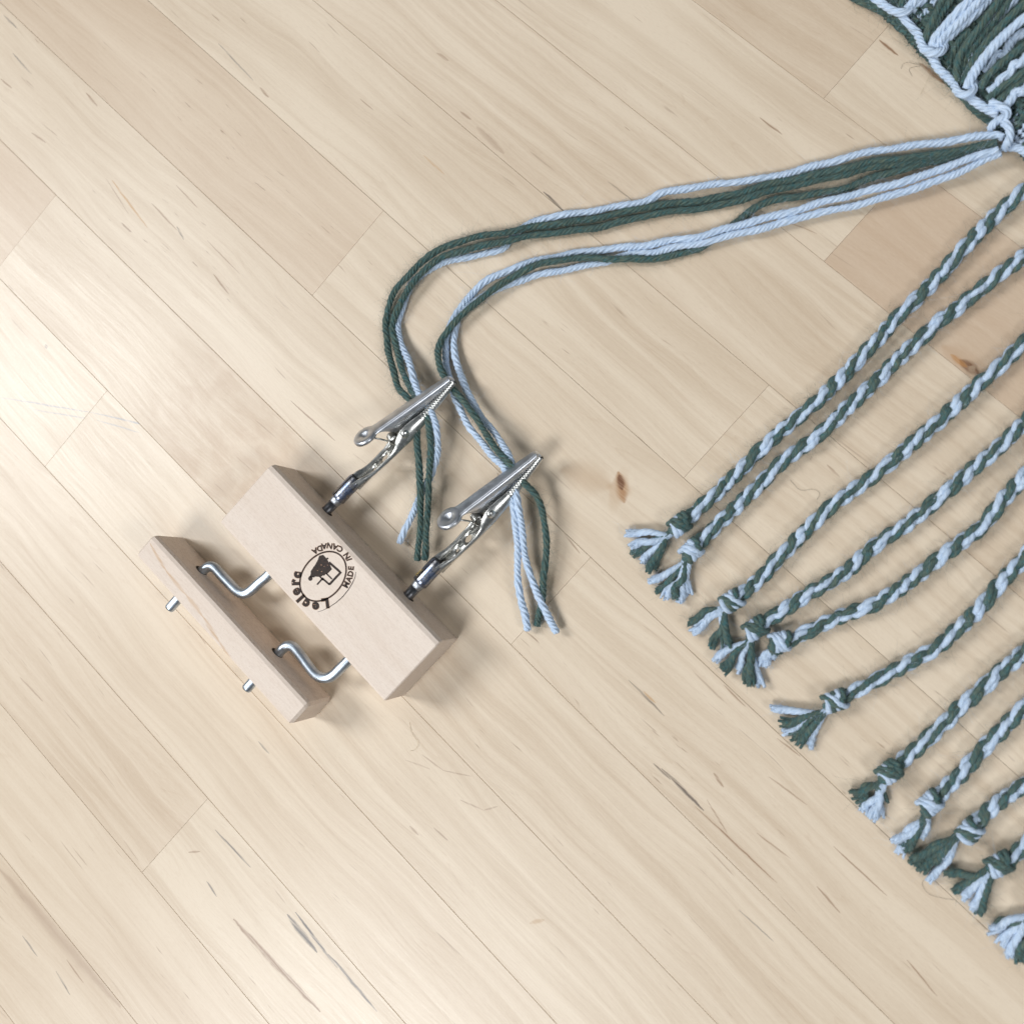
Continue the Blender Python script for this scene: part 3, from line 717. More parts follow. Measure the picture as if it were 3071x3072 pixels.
def letter(ch, x, y, ang, size, bold, zz=ZS, mi=0):
    """flat letter, ang = direction of reading in photo-zoom space (degrees, y down)"""
    key = (ch, bold)
    if key not in _bf:
        cu = bpy.data.curves.new('glyph', 'FONT'); cu.body = ch; cu.size = 1.0; cu.align_x = 'CENTER'; cu.offset = bold
        cu.resolution_u = 3
        ob = bpy.data.objects.new('glyph', cu); col.objects.link(ob)
        dg = bpy.context.evaluated_depsgraph_get(); me = bpy.data.meshes.new_from_object(ob.evaluated_get(dg))
        vs = np.array([v.co[:] for v in me.vertices]); fs = [tuple(p.vertices) for p in me.polygons]
        bpy.data.objects.remove(ob); bpy.data.curves.remove(cu); bpy.data.meshes.remove(me)
        _bf[key] = (vs, fs)
    vs, fs = _bf[key]
    a = math.radians(ang); ex = np.array([math.cos(a), math.sin(a)]); ey = np.array([math.sin(a), -math.cos(a)])
    yc = (vs[:, 1].max() + vs[:, 1].min()) / 2
    P = np.array([x, y])[None] + ex[None] * (vs[:, :1] * size) + ey[None] * ((vs[:, 1:2] - yc) * size)
    Q = np.array([at(*sz(*p), zz) for p in P])
    for f in fs: 
        stamp.add(to_local(Q[list(f)]), [np.arange(len(f))[None, :]], None, mi)
def both(ch, x, y, an, sz_, bold):
    letter(ch, x, y, an, sz_, bold + 0.028, ZS - 0.012, 1); letter(ch, x, y, an, sz_, bold)
line([ell(t, 395, 293) for t in np.linspace(0, 2 * np.pi, 73)], 27, None, 1, ZS - 0.012)
for ch, x, y, an in (('L', 855, 1255, 172), ('e', 712, 1292, 190), ('c', 575, 1252, 214), ('l', 492, 1185, 228), ('e', 438, 1088, 248), ('r', 418, 955, 268), ('c', 450, 845, 280)):
    both(ch, x, y, an, 182, 0.075)
for ch, x, y, an in (('M', 1150, 985, -62), ('A', 1190, 908, -68), ('D', 1213, 828, -76), ('E', 1220, 748, -86), ('I', 1195, 622, -108), ('N', 1160, 570, -122),
                     ('C', 1062, 472, -142), ('A', 990, 440, -156), ('N', 912, 424, -168), ('A', 832, 430, -184), ('D', 768, 462, -196), ('A', 700, 500, -208)):
    both(ch, x, y, an, 112, 0.035)
# the little loom in the middle
flat([(760, 566), (818, 552), (866, 606), (912, 690), (945, 762), (872, 818), (782, 872), (640, 868), (636, 790), (690, 716), (735, 636)], 0, ZS + 0.004)
flat([(760, 580), (815, 560), (830, 640), (770, 670)]); flat([(735, 640), (850, 600), (890, 640), (900, 700), (740, 700)])
flat([(720, 690), (905, 690), (940, 760), (700, 760)]); flat([(680, 720), (900, 750), (870, 810), (640, 800)]); flat([(645, 790), (850, 800), (780, 860), (632, 850)]); flat([(632, 840), (720, 850), (690, 880), (622, 880)])
flat([ (632 + 32 * math.cos(t), 895 + 36 * math.sin(t)) for t in np.linspace(0, 2 * np.pi, 14, endpoint=False)])
line([(900, 660), (1060, 800)], 34); line([(1078, 800), (905, 985)], 34); line([(800, 890), (910, 985)], 28); line([(860, 820), (945, 905)], 22); line([(820, 850), (900, 770)], 24)
line([(800, 905), (728, 985)], 24); line([(760, 860), (820, 920)], 22); line([(930, 760), (860, 830)], 24); line([(860, 620), (890, 600)], 26)
for x, y in ((790, 700), (735, 780), (832, 722), (880, 702), (795, 795)):
    r_ = rng.uniform(5, 9); flat([(x - r_, y - r_ * .6), (x + r_ * .7, y - r_), (x + r_, y + r_ * .5), (x - r_ * .4, y + r_)], 1, ZS + 0.008)
st_o = stamp.build('stamp', [M_BURN, M_HALO], main_block, smooth=False, mat=LOCAL['main_block'].inverted())

# ------------------------------------------------------------------ the shawl: woven cloth, twisted fringe and loose yarns
SHAWL = empty('shawl', (0, 0, 0), 'woven shawl corner in dark green and pale blue wool with twisted knotted fringe', 'shawl')
PITCH_YARN = -10.0
def yarn(name, P, r, mat, parent, fz=5.0, step=0.55, nv=20, label=None, jag=0.25, ends=True):
    """P rows: px, py, z (photo pixels, mm height)"""
    W = np.array([np.r_[at(a, b, z)] for a, b, z in P])
    R = spline(W, step)
    R[:, 2] = np.maximum(R[:, 2], 0.9)
    k = len(R)
    ii = np.arange(k); ph_ = rng.uniform(0, 6, 4)
    rr = r * (1 + 0.05 * np.sin(ii * 0.37 + ph_[0]) + 0.06 * np.sin(ii * 0.083 + ph_[1]) + 0.03 * np.sin(ii * 0.9 + ph_[2]))
    if ends:
        R[:, :2] += 0.16 * np.column_stack([np.sin(ii * 0.19 + ph_[3]), np.cos(ii * 0.23 + ph_[0])]) * np.minimum(1, np.minimum(ii, k - 1 - ii) / 8.0)[:, None]
    if ends:
        rr[-4:] *= np.array([1.05, 1.08, 1.05, 0.85])
    mb = MB(); tube(mb, R, rr, nv, 5, 0.42, PITCH_YARN, rng.uniform(0, 6), jag=jag)
    fuzz(mb, R, r, fz, 0)
    return mb.build(name, mat, parent, label=label)

def zprof(P, keys):
    """attach heights: keys = [(index, z)...] interpolated over the point index"""
    ix = [k for k, _ in keys]; zz = [z for _, z in keys]
    return [(a, b, float(np.interp(i, ix, zz))) for i, (a, b) in enumerate(P)]

W1 = [(3010, 412), (2974, 404), (2829, 425), (2621, 453), (2466, 492), (2311, 531), (2155, 551), (2000, 575), (1932, 603), (1777, 632), (1647, 652), (1585, 673), (1539, 709), (1507, 746), (1440, 764), (1373, 776), (1300, 800), (1245, 840), (1223, 880), (1207, 918), (1195, 965), (1197, 1005), (1207, 1041), (1228, 1093), (1243, 1140), (1254, 1176), (1277, 1215), (1300, 1249), (1311, 1290), (1311, 1352), (1300, 1404), (1287, 1440), (1259, 1492), (1241, 1533), (1223, 1575), (1197, 1630)]
W1 = zprof(W1, [(0, 6.5), (2, 4.5), (5, 2.0), (10, 1.3), (20, 1.2), (22, 3.0), (25, 9.2), (26, 9.4), (28, 8.0), (31, 5.0), (35, 2.2)])
G1 = [(2990, 428), (2900, 446), (2777, 466), (2621, 484), (2466, 519), (2311, 551), (2155, 592), (2000, 612), (1932, 622), (1777, 656), (1621, 677), (1518, 696), (1414, 714), (1337, 740), (1269, 781), (1223, 829), (1186, 870), (1166, 922), (1155, 974), (1161, 1016), (1168, 1067), (1181, 1119), (1197, 1166), (1228, 1199), (1254, 1233), (1254, 1269), (1252, 1321), (1255, 1373), (1258, 1440), (1262, 1492), (1260, 1570), (1257, 1621), (1251, 1682)]
G1 = zprof(G1, [(0, 5.5), (3, 3.6), (6, 1.6), (10, 1.8), (11, 3.2), (13, 3.2), (15, 3.0), (18, 1.4), (20, 3.5), (23, 9.0), (24, 8.8), (27, 7.0), (32, 5.0)])
G2 = [(2990, 436), (2900, 456), (2777, 478), (2621, 500), (2466, 538), (2311, 572), (2155, 616), (2000, 636), (1932, 648), (1777, 684), (1621, 703), (1518, 722), (1414, 745), (1337, 766), (1280, 803), (1235, 854), (1204, 901), (1186, 943), (1178, 984), (1183, 1016), (1193, 1062), (1208, 1114), (1228, 1160), (1243, 1190), (1274, 1233), (1286, 1269), (1290, 1331), (1290, 1394), (1286, 1456), (1283, 1518), (1280, 1580), (1277, 1637), (1274, 1680)]
G2 = zprof(G2, [(0, 4.8), (3, 2.6), (6, 1.4), (10, 2.0), (11, 3.6), (13, 3.4), (15, 3.6), (18, 2.2), (20, 4.0), (23, 9.0), (24, 9.0), (27, 7.5), (32, 5.2)])
W2 = [(2995, 448), (2880, 484), (2777, 523), (2673, 554), (2570, 580), (2466, 606), (2363, 637), (2259, 663), (2181, 684), (2104, 707), (2000, 723), (1932, 736), (1829, 746), (1725, 759), (1621, 779), (1544, 803), (1466, 839), (1414, 880), (1378, 927), (1352, 975), (1338, 1015), (1335, 1052), (1338, 1093), (1350, 1140), (1362, 1192), (1388, 1243), (1414, 1290), (1451, 1337), (1482, 1373), (1513, 1404), (1525, 1456), (1535, 1497), (1544, 1549), (1549, 1611), (1552, 1673), (1554, 1735), (1562, 1803), (1575, 1849), (1584, 1893)]
W2 = zprof(W2, [(0, 7.0), (2, 4.5), (6, 3.4), (9, 3.4), (12, 1.3), (22, 1.4), (25, 4.0), (28, 8.6), (29, 9.0), (31, 8.0), (34, 5.0), (38, 2.8)])
W3 = [(3003, 458), (2932, 488), (2829, 535), (2725, 569), (2621, 601), (2518, 626), (2414, 648), (2311, 678), (2207, 702), (2104, 728), (2000, 746), (1958, 757), (1880, 766), (1803, 787), (1725, 803), (1621, 823), (1544, 846), (1480, 872), (1440, 893), (1399, 925), (1373, 960), (1361, 1010), (1364, 1057), (1375, 1104), (1395, 1161), (1419, 1207), (1451, 1259), (1487, 1306), (1513, 1342), (1530, 1375), (1543, 1451), (1552, 1497), (1561, 1559), (1567, 1611), (1577, 1673), (1590, 1725), (1611, 1782), (1637, 1834), (1670, 1900)]
W3 = zprof(W3, [(0, 6.0), (2, 3.6), (6, 2.8), (9, 2.8), (12, 1.2), (20, 1.2), (22, 2.0), (26, 5.0), (28, 9.0), (29, 9.4), (31, 8.2), (34, 5.0), (38, 3.0)])
G3 = [(2990, 432), (2860, 470), (2725, 501), (2621, 532), (2518, 567), (2414, 586), (2337, 596), (2269, 621), (2223, 653), (2192, 678), (2129, 725), (2093, 746), (2041, 761), (1958, 775), (1880, 777), (1777, 774), (1699, 777), (1621, 792), (1559, 818), (1507, 849), (1456, 886), (1404, 927), (1362, 968), (1340, 996), (1324, 1021), (1313, 1057), (1316, 1093), (1331, 1124), (1362, 1172), (1396, 1212), (1432, 1259), (1460, 1306), (1491, 1352), (1523, 1386), (1554, 1419), (1575, 1451), (1606, 1487), (1627, 1533), (1637, 1596), (1637, 1663), (1632, 1725), (1627, 1787), (1616, 1839), (1611, 1878)]
G3 = zprof(G3, [(0, 4.0), (3, 1.6), (8, 1.2), (12, 1.2), (14, 3.0), (24, 3.4), (28, 6.0), (31, 9.0), (33, 10.2), (34, 9.4), (37, 6.5), (41, 3.0), (43, 1.3)])
RY = 1.22
for P, mt, fz, lb in ((W1, M_BLUE, 3.0, 'pale blue loose yarn, uppermost of the unbraided bundle'), (G1, M_GREEN, 11.0, None), (G2, M_GREEN, 11.0, None), (W2, M_BLUE, 3.0, None), (W3, M_BLUE, 3.0, None), (G3, M_GREEN, 11.0, None)):
    yarn('loose_yarn', P, RY * (0.92 if mt is M_GREEN else 0.97), mt, SHAWL, fz, label=lb)

# woven cloth ---------------------------------------------------------------
def cz_(x, y): return (2500 + x / 3.382, y / 3.382)
def cloth_pts(pts, z):
    if np.ndim(z) == 0: z = [z] * len(pts)
    return [(*cz_(*p), q) for p, q in zip(pts, z)]
E0 = at(2590, 0, 3.0); E1 = at(2975, 395, 3.0)
ee = E1 - E0; ee[2] = 0; ee /= np.linalg.norm(ee); en = np.array([-ee[1], ee[0], 0.0])      # along the edge, into the cloth
if en @ (at(3071, 0) - E0) < 0: en = -en
SL = 0.42
def cl(e, n_, dz):                     # the cloth lifts into a fold beyond the frame
    return E0 * np.array([1, 1, 0]) + ee * e + en * n_ + ZZ * (1.2 + max(n_, 0) * SL + 0.030 * max(0, n_ - 30) ** 2 * (1 - 0.006 * max(0, n_ - 30)) + dz)
cb = MB()  # plain green sheet added under the weave so its gaps look dark
ns_ = np.linspace(3.0, 75, 25)
V = [cl(e_, n_, dz_) for n_ in ns_ for e_, dz_ in ((-45, -0.4), (230, -0.4), (230, -1.2), (-45, -1.2))]
cb.add(V, [[(i * 4 + j, i * 4 + (j + 1) % 4, (i + 1) * 4 + (j + 1) % 4, (i + 1) * 4 + j) for i in range(24) for j in range(4)], [(0, 3, 2, 1), (96, 97, 98, 99)]])
cloth = cb.build('cloth_gap_backing', M_GREEN, SHAWL, smooth=False)
# wefts, parallel to the edge: dark green rows with a pale blue one now and then
wf = MB()
for i, n_ in enumerate(np.arange(2.0, 74, 2.15)):
    e = np.arange(-45, 230, 1.3)
    P = np.array([cl(x, n_ + 0.25 * math.sin(x * 0.5 + i), -0.25 * (n_ < 30) + 0.15 + 0.6 * math.sin(x * 2 * math.pi / 4.9 + i * math.pi)) for x in e])
    blue = i > 17 and i % 4 == 3
    tube(wf, P, 1.05, 8, 4, 0.2, -5.0, i, mi=1 if blue else 0)
    if i < 15: fuzz(wf, P[:150], 1.05, 2.5, 0)
o = wf.build('weft', [M_GREEN, M_BLUE], cloth); o['kind'] = 'stuff'
# warps the photo shows, one by one
warps = [([(985, 480), (1050, 350), (1210, 170), (1400, -30)], M_BLUE, 5.0), ([(1040, 485), (1115, 370), (1295, 195), (1510, -30)], M_BLUE, 5.2), ([(1090, 470), (1180, 360), (1370, 200), (1600, -30)], M_BLUE, 4.4),
         ([(915, 430), (955, 320), (1010, 190), (1115, -30)], M_GREEN, 4.6), ([(950, 440), (1005, 320), (1075, 170), (1200, -30)], M_GREEN, 3.8), ([(850, 210), (960, 90), (1060, -30)], M_BLUE, 2.6),
         ([(1345, 900), (1410, 760), (1560, 540), (1760, 330), (1990, 130)], M_BLUE, 5.4), ([(1370, 620), (1445, 440), (1600, 235), (1850, -30)], M_BLUE, 5.6), ([(1250, 830), (1258, 640), (1330, 480), (1480, 280), (1700, -30)], M_GREEN, 4.8),
         ([(1310, 840), (1390, 660), (1530, 460), (1720, 240), (1990, -20)], M_GREEN, 5.0), ([(1285, 860), (1320, 650), (1420, 480), (1600, 250), (1800, -10)], M_GREEN, 3.6), ([(740, 95), (800, 30), (860, -30)], M_BLUE, 4.8), ([(790, 100), (850, 40), (930, -30)], M_BLUE, 4.2),
         ([(670, 80), (700, 10), (720, -30)], M_GREEN, 4.0), ([(1120, 420), (1250, 330), (1420, 160), (1620, -20)], M_GREEN, 3.0), ([(1830, 1320), (1900, 1210), (1990, 1100)], M_GREEN, 5.0), ([(1820, 1270), (1890, 1190), (1990, 1080)], M_BLUE, 4.4),
         ([(1520, 725), (1600, 640), (1660, 545), (1745, 560), (1770, 480), (1840, 380), (1990, 300)], M_BLUE, 5.0), ([(1575, 935), (1655, 865), (1700, 790), (1790, 740), (1830, 650), (1900, 640), (1990, 520)], M_BLUE, 5.2),
         ([(1750, 1075), (1820, 975), (1850, 915), (1920, 930), (1990, 850)], M_BLUE, 5.4), ([(1480, 900), (1570, 760), (1700, 640), (1850, 520), (1990, 420)], M_GREEN, 5.0), ([(1560, 1010), (1680, 900), (1830, 800), (1990, 680)], M_GREEN, 5.0),
         ([(1640, 1050), (1740, 960), (1830, 880), (1990, 760)], M_GREEN, 4.6), ([(1160, 650), (1200, 560), (1260, 440), (1400, 300)], M_GREEN, 3.2)]
for pts, mt, z0 in warps:
    zz = [z0 + 0.0196 * max(0, (p[0] - pts[0][0]) + (pts[0][1] - p[1])) * SL for p in pts]
    yarn('warp_yarn', cloth_pts(pts, zz), 1.38 if mt is M_BLUE else 1.15, mt, cloth, 1.5 if mt is M_BLUE else 9.0, step=0.6, nv=20, ends=False)
# warps beyond the frame, in the same bundles
wp = MB()
for k in range(15):
    e0 = 62 + k * 14.0
    for q, (dx, cm) in enumerate(((-4.6, 0), (-2.4, 0), (-0.2, 1), (2.0, 1), (4.2, 1), (6.4, 0))):
        nn = np.arange(1.0, 74, 1.6)
        P = np.array([cl(e0 + dx * min(1, 0.35 + x / 14.0) - 0.03 * x, x, 3.1 + (0.25 * math.sin(x * 2 * math.pi / 4.3 + q * math.pi))) for x in nn])
        tube(wp, P, 1.15, 8, 4, 0.2, -5.0, q, mi=cm)
for k in range(4):
    e0 = -40 + k * 9
    for q, cm in ((0, 0), (1, 0), (2, 1), (3, 1)):
        nn = np.arange(1.0, 74, 1.6)
        P = np.array([cl(e0 + q * 2.2, x, 3.2) for x in nn if True]); tube(wp, P, 1.15, 8, 4, 0.2, -5.0, q, mi=cm)
o = wp.build('warp', [M_GREEN, M_BLUE], cloth); o['kind'] = 'stuff'
# green selvedge and the pale blue hemstitch round it
for pts, z in (([(180, -40), (300, 20), (430, 75), (560, 150), (660, 240), (740, 320), (800, 400), (870, 470)], 1.6), ([(300, -40), (460, 50), (600, 130), (710, 230), (800, 330), (900, 450)], 2.6),
               ([(870, 470), (980, 590), (1090, 720), (1200, 850), (1320, 985), (1420, 1090), (1530, 1185), (1640, 1265)], 1.5), ([(1060, 590), (1160, 720), (1260, 850), (1380, 960), (1480, 1060), (1600, 1160)], 2.4), ([(1640, 1265), (1760, 1370), (1880, 1450), (2050, 1600)], 1.5)):
    yarn('selvedge_yarn', cloth_pts(pts, z), 1.3, M_GREEN, cloth, 10.0, step=0.6, nv=20, ends=False)
for pts, z in (([(400, -40), (450, 0), (520, 55), (600, 105), (700, 125), (770, 95), (760, 50)], [4, 4.5, 5, 5.6, 6.0, 5.6, 4]), ([(690, 150), (730, 205), (780, 262), (850, 335), (882, 420), (915, 495), (1010, 535), (1100, 510), (1130, 455)], [4.2, 4.4, 4.4, 4.4, 5, 6.0, 6.8, 6.4, 4.5]),
               ([(990, 545), (1015, 610), (1060, 690), (1140, 765), (1215, 845), (1250, 925), (1330, 962), (1410, 920), (1432, 840)], [4.6, 4.6, 4.6, 4.6, 5, 6.0, 7.0, 6.6, 4.5]), ([(1340, 955), (1400, 1000), (1470, 1052), (1560, 1110), (1670, 1155)], [4.8, 5, 5, 5.2, 5.6]),
               ([(1590, 1035), (1680, 1075), (1755, 1125), (1745, 1180), (1660, 1220), (1612, 1270), (1590, 1310)], [5.6, 6.6, 7.4, 7.6, 7.2, 6, 4.5]), ([(1690, 1195), (1760, 1270), (1790, 1360), (1770, 1440), (1735, 1510)], [6.4, 7.8, 8.4, 7.6, 5]),
               ([(1770, 1490), (1860, 1495), (1960, 1545), (2080, 1600)], [5, 5.4, 5.4, 5])):
    yarn('hem_stitch', cloth_pts(pts, z), 1.28, M_BLUE, cloth, 1.6, step=0.5, nv=20, ends=False)

# twisted cords -------------------------------------------------------------
def edge_hit(p, q):
    """extend the cord from q through p until it meets the cloth edge"""
    a = at(*q, 2.4); b = at(*p, 2.4); d = (b - a); d[2] = 0; d /= np.linalg.norm(d)
    w = E0 - b; w[2] = 0
    den = d @ en
    t = (w @ en) / den if abs(den) > 0.15 else 40
    return b, d, float(np.clip(t + 1.5, 12, 140))

def bundle_paths(C, phase, sgn=-1.0, ply=9.4, inner=17.0, R1=0.78, R2=0.78):
    """six yarn centre-lines of a two-ply cord along C"""
    T, A, B = frames(C)
    s = np.r_[0, np.cumsum(np.linalg.norm(np.diff(C, axis=0), axis=1))]
    wob = 0.9 * np.sin(s * 0.11 + phase) + 0.5 * np.sin(s * 0.31 + phase * 2)
    drift = np.cumsum(rng.normal(0, 0.16, len(s))) if inner < 50 else 0.0
    a = sgn * 2 * np.pi * s / ply + phase + wob
    out = []
    for k in range(2):
        aa = a + k * np.pi
        bc = C + R1 * (np.cos(aa)[:, None] * A + np.sin(aa)[:, None] * B)
        for j in range(3):
            g = -aa * (0.3333 if inner < 50 else 0.0) + j * 2 * np.pi / 3 + phase * 1.7 + k * 0.9 + 0.45 * np.sin(s * 0.11 + phase) + drift
            out.append(bc + R2 * (np.cos(g)[:, None] * A + np.sin(g)[:, None] * B))
    return out

COLS = [M_BLUE, M_BLUE, M_GREEN, M_GREEN, M_GREEN, M_BLUE]
CI = [1, 1, 0, 0, 0, 1]
def cord(path, knot, exit_, tails, phase, label=None, kroll=0.4, hidden=False):
    b, d, t = edge_hit(path[0], path[2])
    ext = [b + d * x for x in (t, t * 0.5)]
    ext[0][2] = 3.6
    C = np.array(ext + [at(*p, 2.55) for p in path] + [at(*knot, 2.9)])
    C = spline(C, 0.52)
    C[:, 2] += 0.35 * np.sin(np.arange(len(C)) * 0.045 + phase)
    paths = bundle_paths(C, phase)
    mb = MB(); s_fr = None
    for j, P in enumerate(paths):
        P[:, 2] = np.maximum(P[:, 2], 0.8)
        tube(mb, P, 0.97 * (1 + 0.09 * np.sin(np.arange(len(P)) * 0.11 + j * 2)), 10, 3, 0.16, -7.0, phase + j, mi=CI[j])
        if CI[j] == 0: fuzz(mb, P[30:], 0.95, 4.5, 0)
        else: fuzz(mb, P[30:], 0.95, 1.0, 1)
    o = mb.build('twisted_cord', [M_GREEN, M_BLUE], SHAWL, label=label)
    # overhand knot: a strand bundle drawn through itself
    kd = at(*path[-1], 2.9) - at(*knot, 2.9); kd[2] = 0; kd /= np.linalg.norm(kd)
    kc = at(*knot, 3.7)
    kb = MB()
    side = np.cross(ZZ, kd); side /= np.linalg.norm(side)
    ex_d = at(*exit_, 2.9) - at(*knot, 2.9); ex_d[2] = 0; ex_d /= np.linalg.norm(ex_d)
    tube(kb, spline(np.array([kc + kd * 3.0 - ZZ * .6, kc + kd * 1.2, kc - kd * 0.6 + ex_d * 0.6, kc + ex_d * 3.0 - ZZ * .6]), 0.5), 1.75, 14, 6, 0.2, 9.0, mi=0)
    def coil(x0, x1, f0, f1, rad, r, mi, tilt):
        t = np.linspace(0, 1, 44); f = f0 + (f1 - f0) * t
        x = x0 + (x1 - x0) * t + tilt * np.sin(f + kroll * 3)
        rd = rad + 0.12 * np.sin(3 * f + x0)
        P = kc + np.outer(x, kd) + np.outer(np.cos(f) * rd, side) + np.outer(np.sin(f) * rd * 0.92, ZZ)
        P[:, 2] = np.maximum(P[:, 2], 0.85)
        tube(kb, P, r * (0.86 + 0.14 * np.sin(np.pi * t)), 12, 3, 0.2, -8.0, x0, mi=mi)
        fuzz(kb, P, r, 3.0 if mi == 0 else 0.6, mi)
    seq = [(0, 1, 1, 0), (1, 1, 0, 0), (0, 0, 1, 1), (1, 0, 1, 0), (0, 1, 0, 0)][int(phase * 3.7) % 5]
    hand = 1 if kroll > 0 else -1
    for q in range(4):
        x = -2.1 + q * 1.35
        coil(x, x + 0.7, 0.4 * q, 0.4 * q + 2 * np.pi * 1.08, 1.95 + (0.2 if q in (1, 2) else 0), 1.02, seq[q], 0.75 * hand)
    for q in range(2):
        coil(-2.6 + q * 1.2, 1.6 + q * 1.2, -0.3, np.pi + 0.4, 2.35, 0.95, seq[(q + 1) % 4] if q else 1 - seq[0], 0.2)
    kb.build('knot', [M_GREEN, M_BLUE], o)
    for i, (tx, ty, c, z) in enumerate(tails):
        ex = at(*exit_, 2.6); k0 = at(*knot, 3.0); tp = at(tx, ty, z)
        rnd = rng.normal(0, 0.35, 3); rnd[2] *= 0.3
        dirn = tp - ex; L = np.linalg.norm(dirn)
        perp = np.cross(ZZ, dirn); perp /= max(np.linalg.norm(perp), 1e-6)
        P = np.array([k0 * 0.5 + ex * 0.5, ex + rnd * 0.6 + perp * 0.35 * rng.normal(), ex + dirn * 0.45 + rnd + perp * 0.6 * rng.normal() + ZZ * 0.5, ex + dirn * 0.78 + perp * 0.4 * rng.normal(), tp])
        R = spline(P, 0.5); R[:, 2] = np.maximum(R[:, 2], 0.9)
        u = np.linspace(0, 1, len(R)); rr = np.interp(u, [0, 0.25, 0.6, 0.93, 1.0], [0.78, 0.92, 1.12, 1.38, 1.18])
        tb = MB(); tube(tb, R, rr, 14, 4, 0.24, -7.5, rng.uniform(0, 6), jag=0.5)
        d_ = R[-1] - R[-5]; d_ /= np.linalg.norm(d_)
        for q in range(6):
            off = rng.normal(0, 0.55, 3); off -= d_ * (off @ d_)
            e_ = R[-1] + d_ * rng.uniform(0.2, 1.5) + off * 1.2
            T_ = spline(np.array([R[-8] + off * 0.5, R[-4] + off * 0.9, e_]), 0.45); T_[:, 2] = np.maximum(T_[:, 2], 0.45)
            tube(tb, T_, np.linspace(0.62, rng.uniform(0.38, 0.55), len(T_)), 8, 3, 0.2, -4.0, q, jag=0.3)
        # splayed cut fibres
        fuzz(tb, R[-5:], rr[-5:].mean(), 26.0, 0, 0.5, 1.3); fuzz(tb, R, 1.0, 5.0 if c == 'g' else 1.2, 0)
        tb.build('strand', M_GREEN if c == 'g' else M_BLUE, o)

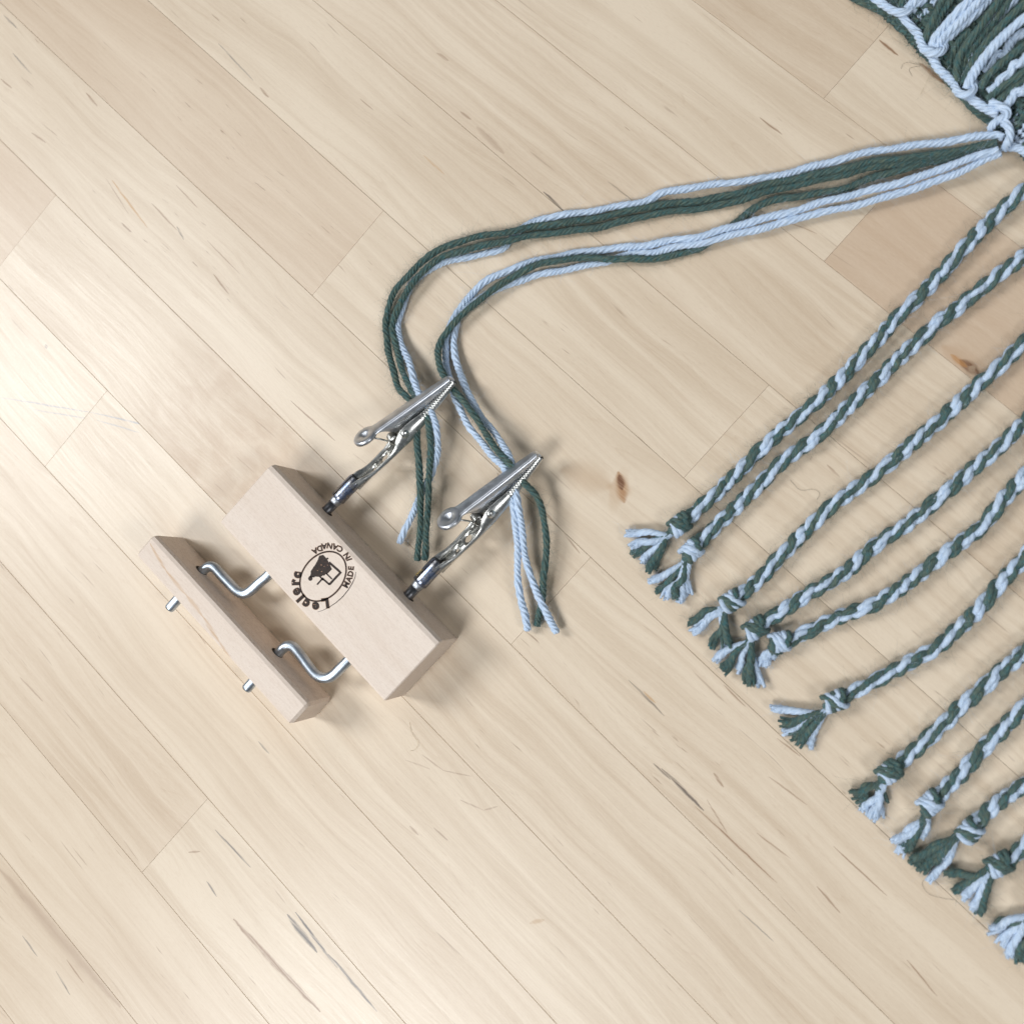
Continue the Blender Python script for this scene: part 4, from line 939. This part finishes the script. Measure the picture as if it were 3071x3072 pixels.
Z2 = lambda x, y: (1850 + x / 2.76, 1450 + y / 2.76)
Z3 = lambda x, y: (2250 + x / 1.932, 1900 + y / 1.932)
def T2(*L): return [(*Z2(x, y), c, z) for x, y, c, z in L]
def T3(*L): return [(*Z3(x, y), c, z) for x, y, c, z in L]
cords = [
 ([(3071, 570), (3027, 612), (2959, 673), (2887, 749), (2825, 819), (2762, 883), (2690, 954), (2623, 1028), (2555, 1101), (2480, 1178), (2394, 1252), (2311, 1321), (2223, 1407), (2150, 1478), (2080, 1540)], (2036, 1575), (2004, 1606),
  T2((95, 410, 'w', 2.6), (140, 520, 'w', 3.2), (140, 568, 'g', 1.2), (212, 640, 'w', 1.2), (262, 712, 'g', 3.0), (300, 700, 'g', 1.6))),
 ([(3071, 769), (3011, 811), (2949, 862), (2882, 914), (2814, 966), (2757, 1018), (2690, 1080), (2623, 1147), (2555, 1209), (2493, 1270), (2431, 1325), (2357, 1375), (2280, 1451), (2197, 1530), (2115, 1612)], (2072, 1654), (2055, 1690),
  T2((290, 800, 'w', 2.8), (352, 882, 'g', 1.4), (420, 935, 'w', 2.4), (485, 925, 'g', 3.2), (525, 962, 'w', 2.0), (578, 900, 'w', 1.3))),
 ([(3071, 1028), (3011, 1085), (2944, 1147), (2876, 1209), (2814, 1266), (2752, 1318), (2669, 1388), (2596, 1445), (2502, 1513), (2430, 1580), (2352, 1658), (2280, 1735), (2232, 1778)], (2194, 1803), (2170, 1830),
  T2((610, 1150, 'g', 2.6), (630, 1220, 'w', 1.6), (790, 1340, 'g', 2.2), (900, 1360, 'w', 1.2), (925, 1325, 'g', 3.2), (690, 1200, 'w', 1.2))),
 ([(3071, 1268), (3016, 1323), (2932, 1394), (2854, 1461), (2777, 1528), (2699, 1587), (2621, 1639), (2559, 1697), (2492, 1744), (2414, 1787), (2352, 1829), (2305, 1858)], (2264, 1886), (2250, 1922),
  T2((828, 1450, 'w', 2.4), (885, 1535, 'g', 3.2), (1005, 1540, 'w', 1.2), (1100, 1645, 'g', 3.2), (1075, 1620, 'g', 2.0), (1188, 1655, 'w', 1.2))),
 ([(3071, 1430), (3000, 1507), (2958, 1568), (2891, 1621), (2829, 1668), (2766, 1715), (2699, 1766), (2611, 1818), (2518, 1851), (2430, 1891), (2375, 1918)], (2336, 1926), (2316, 1950),
  T2((1200, 1480, 'w', 1.2), (1235, 1490, 'w', 1.6), (1290, 1440, 'w', 1.2), (1345, 1400, 'g', 1.6), (1320, 1380, 'g', 2.6))),
 ([(3071, 1676), (3000, 1751), (2932, 1829), (2865, 1895), (2800, 1948), (2747, 1978), (2680, 2014), (2602, 2055), (2550, 2084)], (2502, 2104), (2474, 2134),
  T3((140, 438, 'w', 2.2), (190, 522, 'g', 2.8), (208, 568, 'w', 1.2), (288, 632, 'g', 3.0), (348, 648, 'w', 1.2), (252, 600, 'g', 1.6))),
 ([(3071, 1957), (3001, 2012), (2938, 2071), (2881, 2123), (2819, 2183), (2768, 2231), (2710, 2281)], (2665, 2318), (2640, 2356),
  T3((602, 930, 'g', 2.6), (660, 1020, 'w', 1.4), (718, 1068, 'w', 2.6), (632, 965, 'g', 1.4), (745, 1045, 'w', 1.4), (770, 960, 'g', 1.2))),
 ([(3071, 2123), (3001, 2195), (2944, 2252), (2892, 2314), (2845, 2359)], (2788, 2412), (2774, 2452),
  T3((842, 1200, 'w', 2.8), (872, 1262, 'w', 1.2), (918, 1250, 'g', 2.6), (1000, 1175, 'w', 1.4), (890, 1232, 'g', 1.6), (1020, 1120, 'g', 1.2))),
 ([(3071, 2356), (3020, 2388), (2970, 2425), (2942, 2455)], (2908, 2494), (2872, 2512),
  T3((942, 1308, 'g', 2.6), (1000, 1365, 'g', 2.2), (1050, 1418, 'w', 1.4), (1062, 1330, 'g', 3.0), (1100, 1300, 'w', 2.8), (960, 1335, 'g', 1.4))),
 ([(3120, 2490), (3071, 2542), (3040, 2570)], (2996, 2594), (2968, 2612),
  T3((1152, 1395, 'g', 2.6), (1192, 1488, 'g', 1.8), (1238, 1530, 'w', 2.8), (1292, 1588, 'w', 2.2), (1340, 1612, 'g', 2.6), (1320, 1600, 'g', 1.4))),
 ([(3260, 2560), (3210, 2620), (3170, 2670)], (3125, 2712), (3090, 2745),
  T3((1395, 1720, 'w', 2.4), (1460, 1785, 'w', 1.6), (1500, 1868, 'w', 2.4), (1560, 1885, 'g', 2.4), (1430, 1695, 'g', 1.4), (1600, 1850, 'w', 1.4))),
]
for i, (path, kn, ex, tl) in enumerate(cords):
    cord(path, kn, ex, tl, 0.9 * i + 0.5, kroll=rng.uniform(-0.6, 0.6))

# ------------------------------------------------------------------ stray fibres on the table
def stray(pts, label, mat, r=0.032):
    P = spline(np.array([at(a, b, z) for a, b, z in pts]), 0.4); P[:, 2] = np.maximum(P[:, 2], 0.07)
    c = P.mean(0) * np.array([1, 1, 0])
    mb = MB(); tube(mb, P - c, r, 5)
    o = mb.build('stray_fiber', mat, None, mat=Matrix.Translation(Vector(c * S)))
    o['label'] = label; o['category'] = 'fiber'
stray([(2702, 205, .1), (2708, 192, .4), (2722, 186, .5), (2740, 190, .3), (2762, 195, .1), (2728, 205, .1), (2735, 228, .1)], 'fine dark looped wool hair beside the selvedge of the woven corner', M_LINT)
stray([(2788, 195, .1), (2788, 220, .5), (2776, 250, .6), (2760, 284, .1)], 'straight straw coloured hair lying by the brown streak near the cloth', M_STRAW)
stray([(2770, 2640, .1), (2766, 2655, .3), (2785, 2682, .5), (2825, 2695, .3), (2860, 2700, .1)], 'thin curved dark hair below the cut ends of the lower fringe', M_LINT)
stray([(2370, 1440, .1), (2400, 1470, .4), (2440, 1468, .5), (2458, 1480, .2), (2450, 1500, .1)], 'thin curled brown hair between the second and third twisted cords', M_LINT)
stray([(1229, 2168, .1), (1234, 2196, .3), (1254, 2228, .4), (1246, 2248, .2), (1230, 2254, .1)], 'short pale curled hair on bare table below the stamped block', M_STRAW, 0.04)
